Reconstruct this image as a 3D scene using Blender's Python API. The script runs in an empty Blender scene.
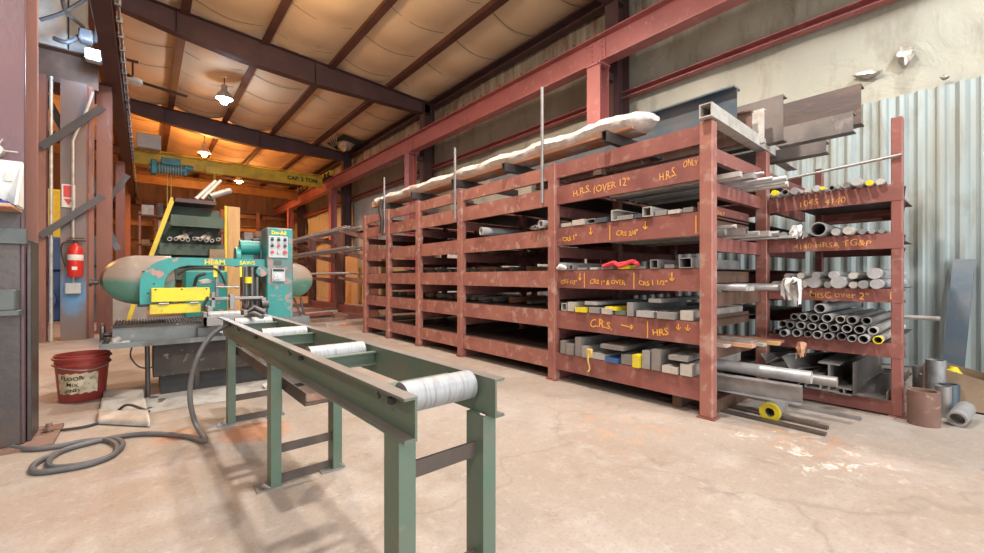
import bpy, bmesh, math, random
from mathutils import Vector, Matrix, Euler
R = math.radians; PI = math.pi
random.seed(7)
SC = bpy.context.scene; COL = SC.collection
# ------------------------------------------------------------------ camera geometry (used for measuring)
F = 420.0; TH = math.atan(347/420); CT, ST = math.cos(TH), math.sin(TH)
def _ray(x, y):
    a = (x-492)/F; b = (277-y)/F
    return (a*CT+ST, -a*ST+CT, b)
def onX(x, y, v): r = _ray(x, y); k = v/r[0]; return Vector((v, r[1]*k, 1+r[2]*k))
def onY(x, y, v): r = _ray(x, y); k = v/r[1]; return Vector((r[0]*k, v, 1+r[2]*k))
def onZ(x, y, v=0): r = _ray(x, y); k = (v-1)/r[2]; return Vector((r[0]*k, r[1]*k, v))

# ------------------------------------------------------------------ materials
def new_mat(name):
    m = bpy.data.materials.new(name); m.use_nodes = True
    nt = m.node_tree; b = nt.nodes['Principled BSDF']
    return m, nt, b
def N(nt, t, **kw):
    n = nt.nodes.new(t)
    for k, v in kw.items():
        if k.startswith('i_'):
            n.inputs[k[2:].replace('_', ' ')].default_value = v
        else: setattr(n, k, v)
    return n
def ramp(nt, fac, p0, p1, c0=(0, 0, 0, 1), c1=(1, 1, 1, 1)):
    r = N(nt, 'ShaderNodeValToRGB'); e = r.color_ramp.elements
    e[0].position = p0; e[1].position = p1; e[0].color = c0; e[1].color = c1
    nt.links.new(fac, r.inputs['Fac']); return r.outputs['Color']
def mix(nt, fac, a, b, blend='MIX'):
    m = N(nt, 'ShaderNodeMix', data_type='RGBA', blend_type=blend)
    for s, v in ((m.inputs[0], fac), (m.inputs[6], a), (m.inputs[7], b)):
        if isinstance(v, (int, float)): s.default_value = v
        elif isinstance(v, tuple): s.default_value = (*v[:3], 1)
        else: nt.links.new(v, s)
    return m.outputs[2]
def noise(nt, vec, scale, detail=4, rough=.55, dist=0):
    n = N(nt, 'ShaderNodeTexNoise'); n.inputs['Scale'].default_value = scale
    n.inputs['Detail'].default_value = detail; n.inputs['Roughness'].default_value = rough
    n.inputs['Distortion'].default_value = dist
    nt.links.new(vec, n.inputs['Vector']); return n.outputs['Fac']
def mat(name, c1, c2=None, rough=.6, metal=0., scale=6., lo=.45, hi=.65, stretch=(1, 1, 1), c3=None, s3=14, l3=.6, h3=.68, bump=.15, bs=30, alpha=1):
    m, nt, b = new_mat(name)
    tc = N(nt, 'ShaderNodeTexCoord'); mp = N(nt, 'ShaderNodeMapping')
    mp.inputs['Scale'].default_value = stretch
    nt.links.new(tc.outputs['Object'], mp.inputs['Vector']); v = mp.outputs['Vector']
    c2 = c2 or tuple(x*.82 for x in c1)
    col = mix(nt, ramp(nt, noise(nt, v, scale), lo, hi), c1, c2)
    if c3: col = mix(nt, ramp(nt, noise(nt, v, s3, 6, .6, .3), l3, h3), col, c3)
    nt.links.new(col, b.inputs['Base Color'])
    b.inputs['Roughness'].default_value = rough; b.inputs['Metallic'].default_value = metal
    b.inputs['Alpha'].default_value = alpha
    if bump:
        bp = N(nt, 'ShaderNodeBump'); bp.inputs['Strength'].default_value = bump; bp.inputs['Distance'].default_value = .01
        nt.links.new(noise(nt, v, bs, 5), bp.inputs['Height']); nt.links.new(bp.outputs['Normal'], b.inputs['Normal'])
    return m
def emis(name, c, s):
    m, nt, b = new_mat(name)
    b.inputs['Base Color'].default_value = (*c, 1)
    b.inputs['Emission Color'].default_value = (*c, 1); b.inputs['Emission Strength'].default_value = s
    return m
M = {}
M['rack'] = mat('rack_red_paint', (.285, .105, .088), (.21, .078, .068), .5, .1, 3.5, c3=(.36, .19, .155), s3=11, l3=.57, h3=.70, stretch=(1, 1, 1))
M['rack_pale'] = mat('rack_worn_paint', (.36, .15, .115), (.27, .10, .085), .5, .1, 4, c3=(.46, .29, .24), s3=10, l3=.54, h3=.68)
M['brown_steel'] = mat('brown_steel', (.14, .085, .06), (.19, .11, .08), .6, .3, 5)
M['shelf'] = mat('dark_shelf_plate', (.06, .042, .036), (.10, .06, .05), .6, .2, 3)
M['runway'] = mat('runway_red_paint', (.40, .13, .125), (.33, .11, .10), .5, .05, 2, c3=(.44, .20, .19), s3=6)
M['col'] = mat('column_red_paint', (.26, .115, .085), (.19, .085, .07), .5, .1, 2, stretch=(2, 2, .4), c3=(.32, .18, .13), s3=5)
M['rafter'] = mat('rafter_purple_brown', (.075, .038, .038), (.10, .05, .05), .55, .1, 2)
M['purlin'] = mat('purlin_brown', (.10, .040, .028), (.13, .055, .04), .55, .1, 2)
M['colgrey'] = mat('grey_purple_column_steel', (.165, .088, .095), (.11, .085, .095), .4, .5, 1.4, .4, .62, stretch=(1, 1, .5), c3=(.24, .14, .12), s3=3, l3=.55, h3=.75)
M['colblue'] = mat('steel_column_blue_grey', (.17, .16, .17), (.22, .14, .11), .45, .3, 1.5, .45, .6, c3=(.14, .24, .36), s3=2.2, l3=.6, h3=.7)
def spray_mat():
    m = mat('steel_with_blue_spray', (.17, .14, .14), (.21, .14, .115), .45, .3, 1.5, .45, .6)
    nt = m.node_tree; b = nt.nodes['Principled BSDF']; src = b.inputs['Base Color'].links[0].from_socket
    tc = N(nt, 'ShaderNodeTexCoord'); mp = N(nt, 'ShaderNodeMapping'); mp.inputs['Location'].default_value = (.0, .12, -.42); mp.inputs['Scale'].default_value = (1, 1, .55)
    nt.links.new(tc.outputs['Object'], mp.inputs[0]); ln = N(nt, 'ShaderNodeVectorMath', operation='LENGTH'); nt.links.new(mp.outputs[0], ln.inputs[0])
    ns = noise(nt, tc.outputs['Object'], 6, 5); ad = N(nt, 'ShaderNodeMath', operation='MULTIPLY_ADD'); nt.links.new(ns, ad.inputs[0]); ad.inputs[1].default_value = .25; nt.links.new(ln.outputs['Value'], ad.inputs[2])
    f = ramp(nt, ad.outputs[0], .22, .36, (1, 1, 1, 1), (0, 0, 0, 1))
    nt.links.new(mix(nt, f, src, (.12, .28, .48)), b.inputs['Base Color']); return m
M['colblue'] = spray_mat()
M['darkgrey'] = mat('dark_grey_steel', (.085, .078, .078), (.12, .095, .085), .4, .6, 2.5)
M['boxgrey'] = mat('grey_green_enclosure', (.10, .12, .12), (.14, .15, .145), .5, .4, 4)
M['steel'] = mat('bare_steel', (.40, .40, .40), (.30, .29, .28), .48, .5, 7, stretch=(1, 1, 1))
M['steel2'] = mat('bright_steel', (.52, .53, .54), (.40, .40, .40), .46, .4, 9)
M['steel3'] = mat('dull_steel', (.30, .29, .285), (.24, .21, .19), .5, .5, 7)
M['steelw'] = mat('mill_steel_pale', (.55, .53, .49), (.42, .38, .34), .5, .3, 9, c3=(.42, .26, .15), s3=20, l3=.66, h3=.75)
M['bluesteel'] = mat('blue_oxide_steel', (.10, .14, .18), (.16, .17, .18), .4, .5, 3)
M['roller'] = mat('galvanised_roller', (.36, .37, .38), (.26, .26, .26), .52, .4, 18, stretch=(6, .6, .6), bump=.1)
M['conv'] = mat('conveyor_green_paint', (.10, .165, .12), (.145, .16, .125), .45, .1, 5, .4, .7, c3=(.22, .20, .14), s3=14, l3=.62, h3=.75)
M['conv_top'] = mat('rail_pale_reflection', (.30, .27, .25), (.20, .19, .17), .4, .5, 8, stretch=(1, .3, 1))  # reflected light on the rail tops, put into the colour
M['convdark'] = mat('dark_cross_bar', (.115, .09, .075), (.08, .065, .06), .55, .3, 5)
M['teal'] = mat('turquoise_paint', (.02, .27, .245), (.035, .21, .19), .4, .05, 6, c3=(.42, .21, .19), s3=6, l3=.6, h3=.63)
M['teal_worn'] = mat('turquoise_paint_worn', (.03, .25, .23), (.13, .16, .155), .45, .1, 4, .48, .6, c3=(.30, .21, .19), s3=9, l3=.55, h3=.6)
M['yellow'] = mat('guard_yellow_paint', (.75, .62, .02), (.62, .50, .05), .45, 0, 8, c3=(.40, .30, .08), s3=26, l3=.66, h3=.72)
M['crane'] = mat('crane_yellow_paint', (.68, .50, .03), (.52, .36, .03), .5, 0, 3)
M['crane2'] = mat('crane_orange_paint', (.30, .15, .03), (.22, .10, .03), .5, 0, 3)
M['black'] = mat('black_rubber', (.022, .022, .022), (.035, .033, .03), .6)
M['hose'] = mat('grey_hose', (.10, .10, .105), (.15, .14, .14), .5)
M['grease'] = mat('oily_brown_steel', (.038, .028, .023), (.065, .047, .038), .6, .1, 6, c3=(.22, .19, .16), s3=16, l3=.62, h3=.7)
M['sawgrey'] = mat('machine_bed_grey', (.17, .18, .175), (.11, .11, .105), .45, .4, 4, c3=(.26, .24, .21), s3=12)
M['panelgrey'] = mat('control_panel_grey', (.48, .50, .50), (.42, .44, .44), .5, .1)
M['white'] = mat('white_paint', (.72, .72, .69), (.60, .60, .57), .5)
M['red'] = mat('red_paint_gloss', (.62, .03, .025), (.52, .03, .02), .3, 0, 5, bump=0)
M['redbtn'] = mat('red_button', (.6, .05, .04), None, .4, bump=0)
M['bucket'] = mat('bucket_red_plastic', (.30, .045, .035), (.25, .035, .03), .45, 0, 5, bump=.05)
M['label'] = mat('weathered_bucket_label', (.62, .56, .40), (.45, .38, .25), .7, 0, 14, .5, .6, c3=(.12, .10, .08), s3=30, l3=.62, h3=.66)
M['ink'] = mat('black_ink', (.02, .02, .02), None, .7, bump=0)
M['chalk'] = mat('yellow_paint_marker', (.85, .42, .05), (.75, .36, .05), .7, 0, 40, bump=0)
M['chalkd'] = mat('faded_yellow_marker', (.78, .38, .10), (.60, .26, .10), .7, 0, 60, bump=0)
M['plasticwrap'] = mat('cloudy_plastic_wrap', (.74, .70, .66), (.58, .52, .47), .25, 0, 14, bump=.8, bs=22, alpha=.8)
M['wood'] = mat('pinkish_lumber', (.62, .33, .20), (.50, .27, .17), .6, 0, 5, stretch=(6, .5, 6))
M['ply'] = mat('plywood', (.55, .34, .15), (.46, .28, .12), .7, 0, 4, stretch=(4, 4, .6))
M['green'] = mat('dark_green_paint', (.07, .105, .075), (.05, .075, .055), .6, 0, 4)
M['blue'] = mat('blue_paint', (.04, .12, .32), (.05, .10, .24), .5, 0, 4)
M['paper'] = mat('white_paper_sheets', (.72, .73, .70), (.62, .63, .61), .8, 0, 3, stretch=(1, 1, 40))
M['bluep'] = mat('blue_binder', (.03, .06, .32), None, .5)
M['card'] = mat('cardboard', (.30, .215, .14), (.24, .17, .11), .8, 0, 5)
M['foil'] = mat('torn_silver_foil', (.62, .58, .52), (.30, .25, .21), .35, .5, 12, bump=.8, bs=16)
M['cloth'] = mat('white_rag', (.72, .71, .69), (.60, .59, .57), .8, 0, 12, bump=.6)
M['redcloth'] = mat('red_tape', (.60, .03, .05), None, .6)
M['rust'] = mat('rusty_pipe', (.20, .115, .09), (.26, .16, .125), .7, .2, 5, c3=(.45, .30, .22), s3=14)
M['rustbeam'] = mat('rust_streaked_beam', (.075, .055, .052), (.11, .075, .06), .5, .3, 2.5, .45, .6, stretch=(2, .7, 2), c3=(.40, .16, .05), s3=3, l3=.54, h3=.68)
M['beamgrey'] = mat('dull_beam_steel', (.13, .115, .11), (.20, .17, .155), .5, .4, 2.5, c3=(.30, .26, .24), s3=4, l3=.6, h3=.7)
M['olive'] = mat('motor_olive', (.10, .12, .06), None, .5)
M['glass_lamp_o'] = emis('sodium_lamp_glass', (1, .50, .18), 14)
M['glass_lamp_w'] = emis('white_lamp_glass', (.75, .87, 1), 22)
M['tealblue'] = mat('hoist_teal_blue', (.06, .26, .28), (.04, .18, .20), .45, .1, 5)
M['rope'] = mat('yellow_chain_paint', (.60, .42, .12), None, .5)

def floor_mat():
    m, nt, b = new_mat('stained_concrete'); L = nt.links
    tc = N(nt, 'ShaderNodeTexCoord'); v = tc.outputs['Object']
    def blob(x, y, r, soft=.6, sy=1.):
        mp = N(nt, 'ShaderNodeMapping'); mp.inputs['Location'].default_value = (-x, -y*sy, 0); mp.inputs['Scale'].default_value = (1, sy, 1)
        L.new(v, mp.inputs['Vector'])
        ln = N(nt, 'ShaderNodeVectorMath', operation='LENGTH'); L.new(mp.outputs['Vector'], ln.inputs[0])
        ad = N(nt, 'ShaderNodeMath', operation='ADD'); L.new(ln.outputs['Value'], ad.inputs[0])
        ns = N(nt, 'ShaderNodeMath', operation='MULTIPLY'); L.new(noise(nt, v, 2.6, 5), ns.inputs[0]); ns.inputs[1].default_value = r*1.1
        L.new(ns.outputs[0], ad.inputs[1])
        return ramp(nt, ad.outputs[0], max(0, (r*1.5-soft*r)), r*1.5, (1, 1, 1, 1), (0, 0, 0, 1))
    base = mix(nt, ramp(nt, noise(nt, v, .55, 5, .6), .38, .62), (.36, .31, .268), (.325, .26, .212))
    base = mix(nt, ramp(nt, noise(nt, v, 1.7, 6, .65), .50, .70), base, (.43, .385, .35))
    base = mix(nt, ramp(nt, noise(nt, v, 5.5, 8, .7), .56, .72), base, (.27, .215, .175))
    sp = noise(nt, v, 42, 3, .6)
    def sc(s, k):
        mm = N(nt, 'ShaderNodeMath', operation='MULTIPLY'); L.new(s, mm.inputs[0]); mm.inputs[1].default_value = k; return mm.outputs[0]
    # dusty grey with painted shadow, rust stains, orange lamp tint, spilt powder, each with its own outline
    base = mix(nt, sc(blob(.35, 2.6, .75, 1.), .35), base, (.38, .35, .31))  # grey dust and the faint shadow beside the conveyor, painted together
    base = mix(nt, sc(blob(.55, 3.1, .25, .4), .75), base, (.48, .19, .08))
    base = mix(nt, sc(blob(.16, 3.3, .16, .5), .6), base, (.46, .19, .08))
    base = mix(nt, sc(blob(-.15, 4.4, .4, 1.), .5), base, (.46, .23, .13))
    base = mix(nt, sc(blob(-.1, 2.6, .8, 1.), .35), base, (.42, .25, .16))  # rust and orange lamp light painted as one tint
    base = mix(nt, sc(blob(4.6, .1, 1.1, .8), .6), base, (.33, .34, .325))
    rs = mix(nt, ramp(nt, noise(nt, v, 9, 7, .7), .48, .60), (0, 0, 0), (1, 1, 1))
    r1 = N(nt, 'ShaderNodeMath', operation='MULTIPLY'); L.new(rs, r1.inputs[0]); L.new(blob(3.15, .78, .5, .8), r1.inputs[1])
    base = mix(nt, sc(r1.outputs[0], .65), base, (.55, .24, .09))
    r2 = N(nt, 'ShaderNodeMath', operation='MULTIPLY'); L.new(rs, r2.inputs[0]); L.new(blob(2.5, 1.65, .6, .8), r2.inputs[1])
    base = mix(nt, sc(r2.outputs[0], .45), base, (.58, .30, .15))
    wp = ramp(nt, noise(nt, v, 7.3, 7, .7, .5), .55, .62)
    w1 = N(nt, 'ShaderNodeMath', operation='MULTIPLY'); L.new(wp, w1.inputs[0]); L.new(blob(3.0, .7, .9, .8), w1.inputs[1])
    base = mix(nt, sc(w1.outputs[0], .7), base, (.74, .74, .72))
    base = mix(nt, sc(ramp(nt, noise(nt, v, 60, 5, .75), .52, .66), .45), base, (.19, .15, .12))
    base = mix(nt, sc(ramp(nt, noise(nt, v, 17, 7, .75), .54, .66), .5), base, (.48, .43, .39))
    # hairline cracks
    dv = N(nt, 'ShaderNodeVectorMath', operation='MULTIPLY_ADD')
    nz = N(nt, 'ShaderNodeTexNoise'); nz.inputs['Scale'].default_value = 2.2; nz.inputs['Detail'].default_value = 8; L.new(v, nz.inputs['Vector'])
    L.new(nz.outputs['Color'], dv.inputs[0]); dv.inputs[1].default_value = (.8, .8, 0); L.new(v, dv.inputs[2])
    vo = N(nt, 'ShaderNodeTexVoronoi', feature='DISTANCE_TO_EDGE'); vo.inputs['Scale'].default_value = .36; L.new(dv.outputs[0], vo.inputs['Vector'])
    cr = ramp(nt, vo.outputs['Distance'], .0, .005, (1, 1, 1, 1), (0, 0, 0, 1))
    base = mix(nt, sc(cr, .42), base, (.20, .16, .13))
    L.new(base, b.inputs['Base Color'])
    b.inputs['Roughness'].default_value = .62
    rr = ramp(nt, noise(nt, v, 3, 5), .4, .7, (.50, .50, .50, 1), (.75, .75, .75, 1)); L.new(rr, b.inputs['Roughness'])
    bp = N(nt, 'ShaderNodeBump'); bp.inputs['Strength'].default_value = .25; bp.inputs['Distance'].default_value = .01
    L.new(noise(nt, v, 25, 8, .7), bp.inputs['Height']); L.new(bp.outputs['Normal'], b.inputs['Normal'])
    return m
M['floor'] = floor_mat()
M['ceil'] = mat('ceiling_insulation_facing', (.78, .58, .37), (.70, .51, .32), .65, 0, .7, .4, .7, c3=(.50, .35, .22), s3=3.0, l3=.66, h3=.8, bump=.35, bs=2.2)
M['ceilseam'] = mat('ceiling_crease_shade', (.36, .24, .15), None, .8)  # dark colour standing for the shade in the ceiling creases
def wall_mat():
    m, nt, b = new_mat('wall_insulation_facing'); L = nt.links
    tc = N(nt, 'ShaderNodeTexCoord'); v = tc.outputs['Object']
    mp = N(nt, 'ShaderNodeMapping'); mp.inputs['Scale'].default_value = (1, 1.5, .5); L.new(v, mp.inputs['Vector'])
    c = mix(nt, ramp(nt, noise(nt, v, .9, 6), .4, .65), (.36, .35, .285), (.43, .41, .33))
    c = mix(nt, ramp(nt, noise(nt, mp.outputs[0], 2.2, 8, .65), .52, .72), c, (.25, .23, .18))
    sx = N(nt, 'ShaderNodeSeparateXYZ'); L.new(v, sx.inputs[0])
    # streaky brown, growing stronger above the crane runway
    mr = N(nt, 'ShaderNodeMapRange'); mr.inputs['From Min'].default_value = 4.6; mr.inputs['From Max'].default_value = 5.2; L.new(sx.outputs['Z'], mr.inputs['Value'])
    st = N(nt, 'ShaderNodeMapping'); st.inputs['Scale'].default_value = (1, 3, .5); L.new(v, st.inputs['Vector'])
    d = ramp(nt, noise(nt, st.outputs[0], 1.6, 8, .7), .38, .62)
    mm = N(nt, 'ShaderNodeMath', operation='MULTIPLY'); L.new(mr.outputs[0], mm.inputs[0]); L.new(d, mm.inputs[1])
    c = mix(nt, mm.outputs[0], c, (.20, .13, .085))
    L.new(c, b.inputs['Base Color']); b.inputs['Roughness'].default_value = .55
    bp = N(nt, 'ShaderNodeBump'); bp.inputs['Strength'].default_value = .6; bp.inputs['Distance'].default_value = .06
    L.new(noise(nt, v, 2.2, 6, .6, .8), bp.inputs['Height']); L.new(bp.outputs['Normal'], b.inputs['Normal'])
    return m
M['wall'] = wall_mat()
M['corr'] = mat('corrugated_sheet', (.33, .385, .385), (.30, .32, .29), .5, .25, 1.2, stretch=(1, 2, .5), c3=(.20, .18, .13), s3=2.5, l3=.52, h3=.8, bump=.1)
M['farwall'] = mat('far_wall_panels', (.26, .15, .09), (.17, .10, .065), .7, 0, 1.2, stretch=(3, 1, .5))

# ------------------------------------------------------------------ mesh builder
class MB:
    def __init__(s): s.v = []; s.f = []; s.sm = []
    def add(s, vs, fs, smooth=False):
        o = len(s.v); s.v += [Vector(a) for a in vs]; s.f += [tuple(i+o for i in f) for f in fs]; s.sm += [smooth]*len(fs); return s
    def box(s, a, b, bev=0, rot=None):
        """axis box between corners a and b, edges chamfered by bev, optional rotation matrix about its centre"""
        a = Vector(a); b = Vector(b)
        lo = Vector([min(p, q) for p, q in zip(a, b)]); hi = Vector([max(p, q) for p, q in zip(a, b)])
        c = (lo+hi)/2; h = (hi-lo)/2
        bev = min(bev, min(h)*.6)
        if bev <= 0:
            vs = [(x, y, z) for x in (-h.x, h.x) for y in (-h.y, h.y) for z in (-h.z, h.z)]
            fs = [(0, 1, 3, 2), (4, 6, 7, 5), (0, 4, 5, 1), (2, 3, 7, 6), (0, 2, 6, 4), (1, 5, 7, 3)]
        else:
            bm = bmesh.new(); bmesh.ops.create_cube(bm, size=2)
            for v in bm.verts: v.co = Vector((v.co.x*h.x, v.co.y*h.y, v.co.z*h.z))
            bmesh.ops.bevel(bm, geom=bm.edges[:], offset=bev, segments=1, affect='EDGES', profile=.5)
            bm.verts.index_update(); vs = [tuple(v.co) for v in bm.verts]; fs = [tuple(v.index for v in f.verts) for f in bm.faces]; bm.free()
        vs = [Vector(p) for p in vs]
        if rot is not None: vs = [rot @ p for p in vs]
        return s.add([p+c for p in vs], fs)
    def bar(s, p, q, w, h, up=(0, 0, 1)):
        """rectangular bar from p to q, w across, h along up"""
        p = Vector(p); q = Vector(q); d = (q-p).normalized(); up = Vector(up)
        if abs(d.dot(up)) > .98: up = Vector((1, 0, 0))
        sd = d.cross(up).normalized(); u = sd.cross(d)
        vs = [e+sd*a*w/2+u*c*h/2 for e in (p, q) for a, c in ((-1, -1), (1, -1), (1, 1), (-1, 1))]
        return s.add(vs, [(3, 2, 1, 0), (4, 5, 6, 7), (0, 1, 5, 4), (1, 2, 6, 5), (2, 3, 7, 6), (3, 0, 4, 7)])
    def sec(s, p, q, poly, up=(0, 0, 1)):
        """closed 2-D section (side, up) swept from p to q"""
        p = Vector(p); q = Vector(q); d = (q-p).normalized(); up = Vector(up)
        if abs(d.dot(up)) > .98: up = Vector((1, 0, 0))
        sd = d.cross(up).normalized(); u = sd.cross(d); n = len(poly)
        vs = [e+sd*a+u*c for e in (p, q) for a, c in poly]
        fs = [tuple(range(n))[::-1], tuple(range(n, 2*n))]+[(i, (i+1) % n, n+(i+1) % n, n+i) for i in range(n)]
        return s.add(vs, fs)
    def cyl(s, p, q, r, r2=None, n=16, hole=0, cap=True):
        p = Vector(p); q = Vector(q); d = (q-p).normalized(); r2 = r if r2 is None else r2
        up = Vector((0, 0, 1)) if abs(d.z) < .95 else Vector((1, 0, 0))
        a = d.cross(up).normalized(); b = a.cross(d)
        ring = lambda c, rr: [c+a*math.cos(2*PI*i/n)*rr+b*math.sin(2*PI*i/n)*rr for i in range(n)]
        side = lambda o1, o2: [(o1+i, o1+(i+1) % n, o2+(i+1) % n, o2+i) for i in range(n)]
        if not hole:
            s.add(ring(p, r)+ring(q, r2), side(0, n), True)
            if cap: s.add(ring(p, r)+ring(q, r2), [tuple(range(n))[::-1], tuple(range(n, 2*n))])
        else:
            s.add(ring(p, r)+ring(q, r2), side(0, n), True)
            s.add(ring(q, r2*hole)+ring(p, r*hole), side(0, n), True)
            s.add(ring(p, r*hole)+ring(p, r)+ring(q, r2)+ring(q, r2*hole), side(0, n)+side(2*n, 3*n))
        return s
    def tube(s, pts, r, n=8, smooth_sub=6):
        """round tube along a smooth path through pts"""
        P = [Vector(p) for p in pts]
        if smooth_sub > 1 and len(P) > 2:
            Q = []
            for i in range(len(P)-1):
                a = P[max(i-1, 0)]; b = P[i]; c = P[i+1]; d = P[min(i+2, len(P)-1)]
                for k in range(smooth_sub):
                    t = k/smooth_sub
                    Q.append(.5*((2*b)+(c-a)*t+(2*a-5*b+4*c-d)*t*t+(3*b-a-3*c+d)*t**3))
            Q.append(P[-1]); P = Q
        vs = []; ref = None
        for i, p in enumerate(P):
            d = (P[min(i+1, len(P)-1)]-P[max(i-1, 0)]).normalized()
            if ref is None: ref = Vector((0, 0, 1)) if abs(d.z) < .9 else Vector((1, 0, 0))
            a = d.cross(ref).normalized(); b = a.cross(d).normalized(); ref = b
            vs += [p+a*math.cos(2*PI*k/n)*r+b*math.sin(2*PI*k/n)*r for k in range(n)]
        m = len(P); fs = [(i*n+k, i*n+(k+1) % n, (i+1)*n+(k+1) % n, (i+1)*n+k) for i in range(m-1) for k in range(n)]
        s.add(vs, fs, True); s.add(vs, [tuple(range(n))[::-1], tuple((m-1)*n+k for k in range(n))]); return s
    def lathe(s, c, prof, n=28, axis='Z', cap=True):
        c = Vector(c); vs = []
        for r, z in prof:
            for k in range(n):
                a = 2*PI*k/n; x, y = r*math.cos(a), r*math.sin(a)
                vs.append(c+(Vector((x, y, z)) if axis == 'Z' else Vector((x, z, y)) if axis == 'Y' else Vector((z, x, y))))
        m = len(prof)
        s.add(vs, [(i*n+k, i*n+(k+1) % n, (i+1)*n+(k+1) % n, (i+1)*n+k) for i in range(m-1) for k in range(n)], True)
        if cap: s.add(vs, [tuple(range(n)), tuple((m-1)*n+k for k in range(n))])
        return s
    def prism(s, poly, y0, y1):
        """poly of (x, z) extruded from y0 to y1"""
        n = len(poly); vs = [(x, y0, z) for x, z in poly]+[(x, y1, z) for x, z in poly]
        return s.add(vs, [tuple(range(n))[::-1], tuple(range(n, 2*n))]+[(i, (i+1) % n, n+(i+1) % n, n+i) for i in range(n)])
    def torus(s, c, R_, r, axis='Z', n=28, k=8):
        c = Vector(c); vs = []
        for i in range(n):
            a = 2*PI*i/n
            for j in range(k):
                b = 2*PI*j/k; x = (R_+r*math.cos(b))*math.cos(a); y = (R_+r*math.cos(b))*math.sin(a); z = r*math.sin(b)
                vs.append(c+(Vector((x, y, z)) if axis == 'Z' else Vector((x, z, y)) if axis == 'Y' else Vector((z, x, y))))
        return s.add(vs, [(i*k+j, i*k+(j+1) % k, ((i+1) % n)*k+(j+1) % k, ((i+1) % n)*k+j) for i in range(n) for j in range(k)], True)
def root_loc(o):
    while o.parent: o = o.parent
    return Vector(o.location)
def build(name, mb, m, parent=None, loc=None, fixn=True):
    off = root_loc(parent) if parent else Vector(loc or (0, 0, 0))
    me = bpy.data.meshes.new(name); me.from_pydata([tuple(v-off) for v in mb.v], [], mb.f)
    for i, p in enumerate(me.polygons): p.use_smooth = mb.sm[i]
    if fixn:
        bm = bmesh.new(); bm.from_mesh(me); bmesh.ops.remove_doubles(bm, verts=bm.verts[:], dist=1e-5)
        bmesh.ops.recalc_face_normals(bm, faces=bm.faces[:]); bm.to_mesh(me); bm.free()
    if any(mb.sm):
        try:
            for e in me.edges: pass
            me.set_sharp_from_angle(angle=R(40))
        except Exception: pass
    me.materials.append(M[m] if isinstance(m, str) else m)
    o = bpy.data.objects.new(name, me); COL.objects.link(o)
    if parent: o.parent = parent
    else: o.location = off
    return o
def tag(o, label, cat, group=None):
    o['label'] = label; o['category'] = cat
    if group: o['group'] = group
    return o
def thing(name, label, cat, loc=(0, 0, 0), group=None):
    o = bpy.data.objects.new(name, None); COL.objects.link(o); o.location = loc; o.empty_display_size = .1
    return tag(o, label, cat, group)
def solo(name, mb, m, label, cat, group=None, loc=None):
    if loc is None:
        xs = [v.x for v in mb.v]; ys = [v.y for v in mb.v]; loc = ((min(xs)+max(xs))/2, (min(ys)+max(ys))/2, min(v.z for v in mb.v))
    return tag(build(name, mb, m, None, loc), label, cat, group)
def struct(name, mb, m):
    o = build(name, mb, m); o['kind'] = 'structure'; return o
def text(s, size, mtx, m, parent, name='lettering', off=.0, thick=.0008, jit=0):
    """painted lettering as thin meshes, one per word; mtx maps text plane (x right, y up) to world"""
    cu = bpy.data.curves.new('t', 'FONT'); cu.body = s; cu.size = size*(.88 if jit else 1); cu.extrude = thick; cu.offset = .0005 if jit else off
    cu.resolution_u = 2
    ob = bpy.data.objects.new('t', cu); COL.objects.link(ob)
    dg = bpy.context.evaluated_depsgraph_get(); me = bpy.data.meshes.new_from_object(ob.evaluated_get(dg))
    bpy.data.objects.remove(ob); bpy.data.curves.remove(cu)
    bm = bmesh.new(); bm.from_mesh(me); bm.verts.ensure_lookup_table(); seen = set(); isl = []
    for v in bm.verts:
        if v.index in seen: continue
        st = [v]; seen.add(v.index); grp = []
        while st:
            a = st.pop(); grp.append(a.index)
            for e in a.link_edges:
                b = e.other_vert(a)
                if b.index not in seen: seen.add(b.index); st.append(b)
        xs = [bm.verts[k].co.x for k in grp]; isl.append((min(xs), max(xs), grp))
    bm.free(); isl.sort(key=lambda t: t[0]); words = []; hi = -9
    for a, b, grp in isl:
        if a-hi > size*.17: words.append(set())
        words[-1] |= set(grp); hi = max(hi, b)
    rng = random.Random(len(s)*7+int(size*1000)); ph = rng.random()*6; off_ = root_loc(parent); P_ = []
    for v in me.vertices:
        c = v.co.copy()
        if jit: c.y += math.sin(c.x/size*1.9+ph)*size*.09*jit; c.x += c.y*.12*math.sin(c.x/size*1.1+ph); c.y *= 1+.12*jit*math.sin(c.x/size*2.7+ph)
        P_.append(mtx @ c-off_)
    out = []
    for w_ in words:
        ids = sorted(w_); mp = {k: q for q, k in enumerate(ids)}
        m2 = bpy.data.meshes.new(name); m2.from_pydata([tuple(P_[k]) for k in ids], [], [tuple(mp[k] for k in p.vertices) for p in me.polygons if p.vertices[0] in mp])
        m2.materials.append(M[m]); o = bpy.data.objects.new(name, m2); COL.objects.link(o); o.parent = parent; out.append(o)
    bpy.data.meshes.remove(me)
    return out
def frameX(x, y, z):   # text plane facing -X : reads along -Y
    return Matrix(((0, 0, -1, x), (-1, 0, 0, y), (0, 1, 0, z), (0, 0, 0, 1)))
def frameY(x, y, z):   # text plane facing -Y : reads along +X
    return Matrix(((1, 0, 0, x), (0, 0, -1, y), (0, 1, 0, z), (0, 0, 0, 1)))
ORD = ['first', 'second', 'third', 'fourth', 'fifth', 'sixth', 'seventh', 'eighth', 'ninth', 'tenth', 'eleventh', 'twelfth', 'thirteenth', 'fourteenth', 'fifteenth', 'sixteenth', 'seventeenth', 'eighteenth', 'nineteenth', 'twentieth']
def nth(i, n, side='left', far='right'):
    if n == 1: return 'only'
    if i == 0: return side+'most'
    if i == n-1: return far+'most'
    return ORD[i]+' from '+side
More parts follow.
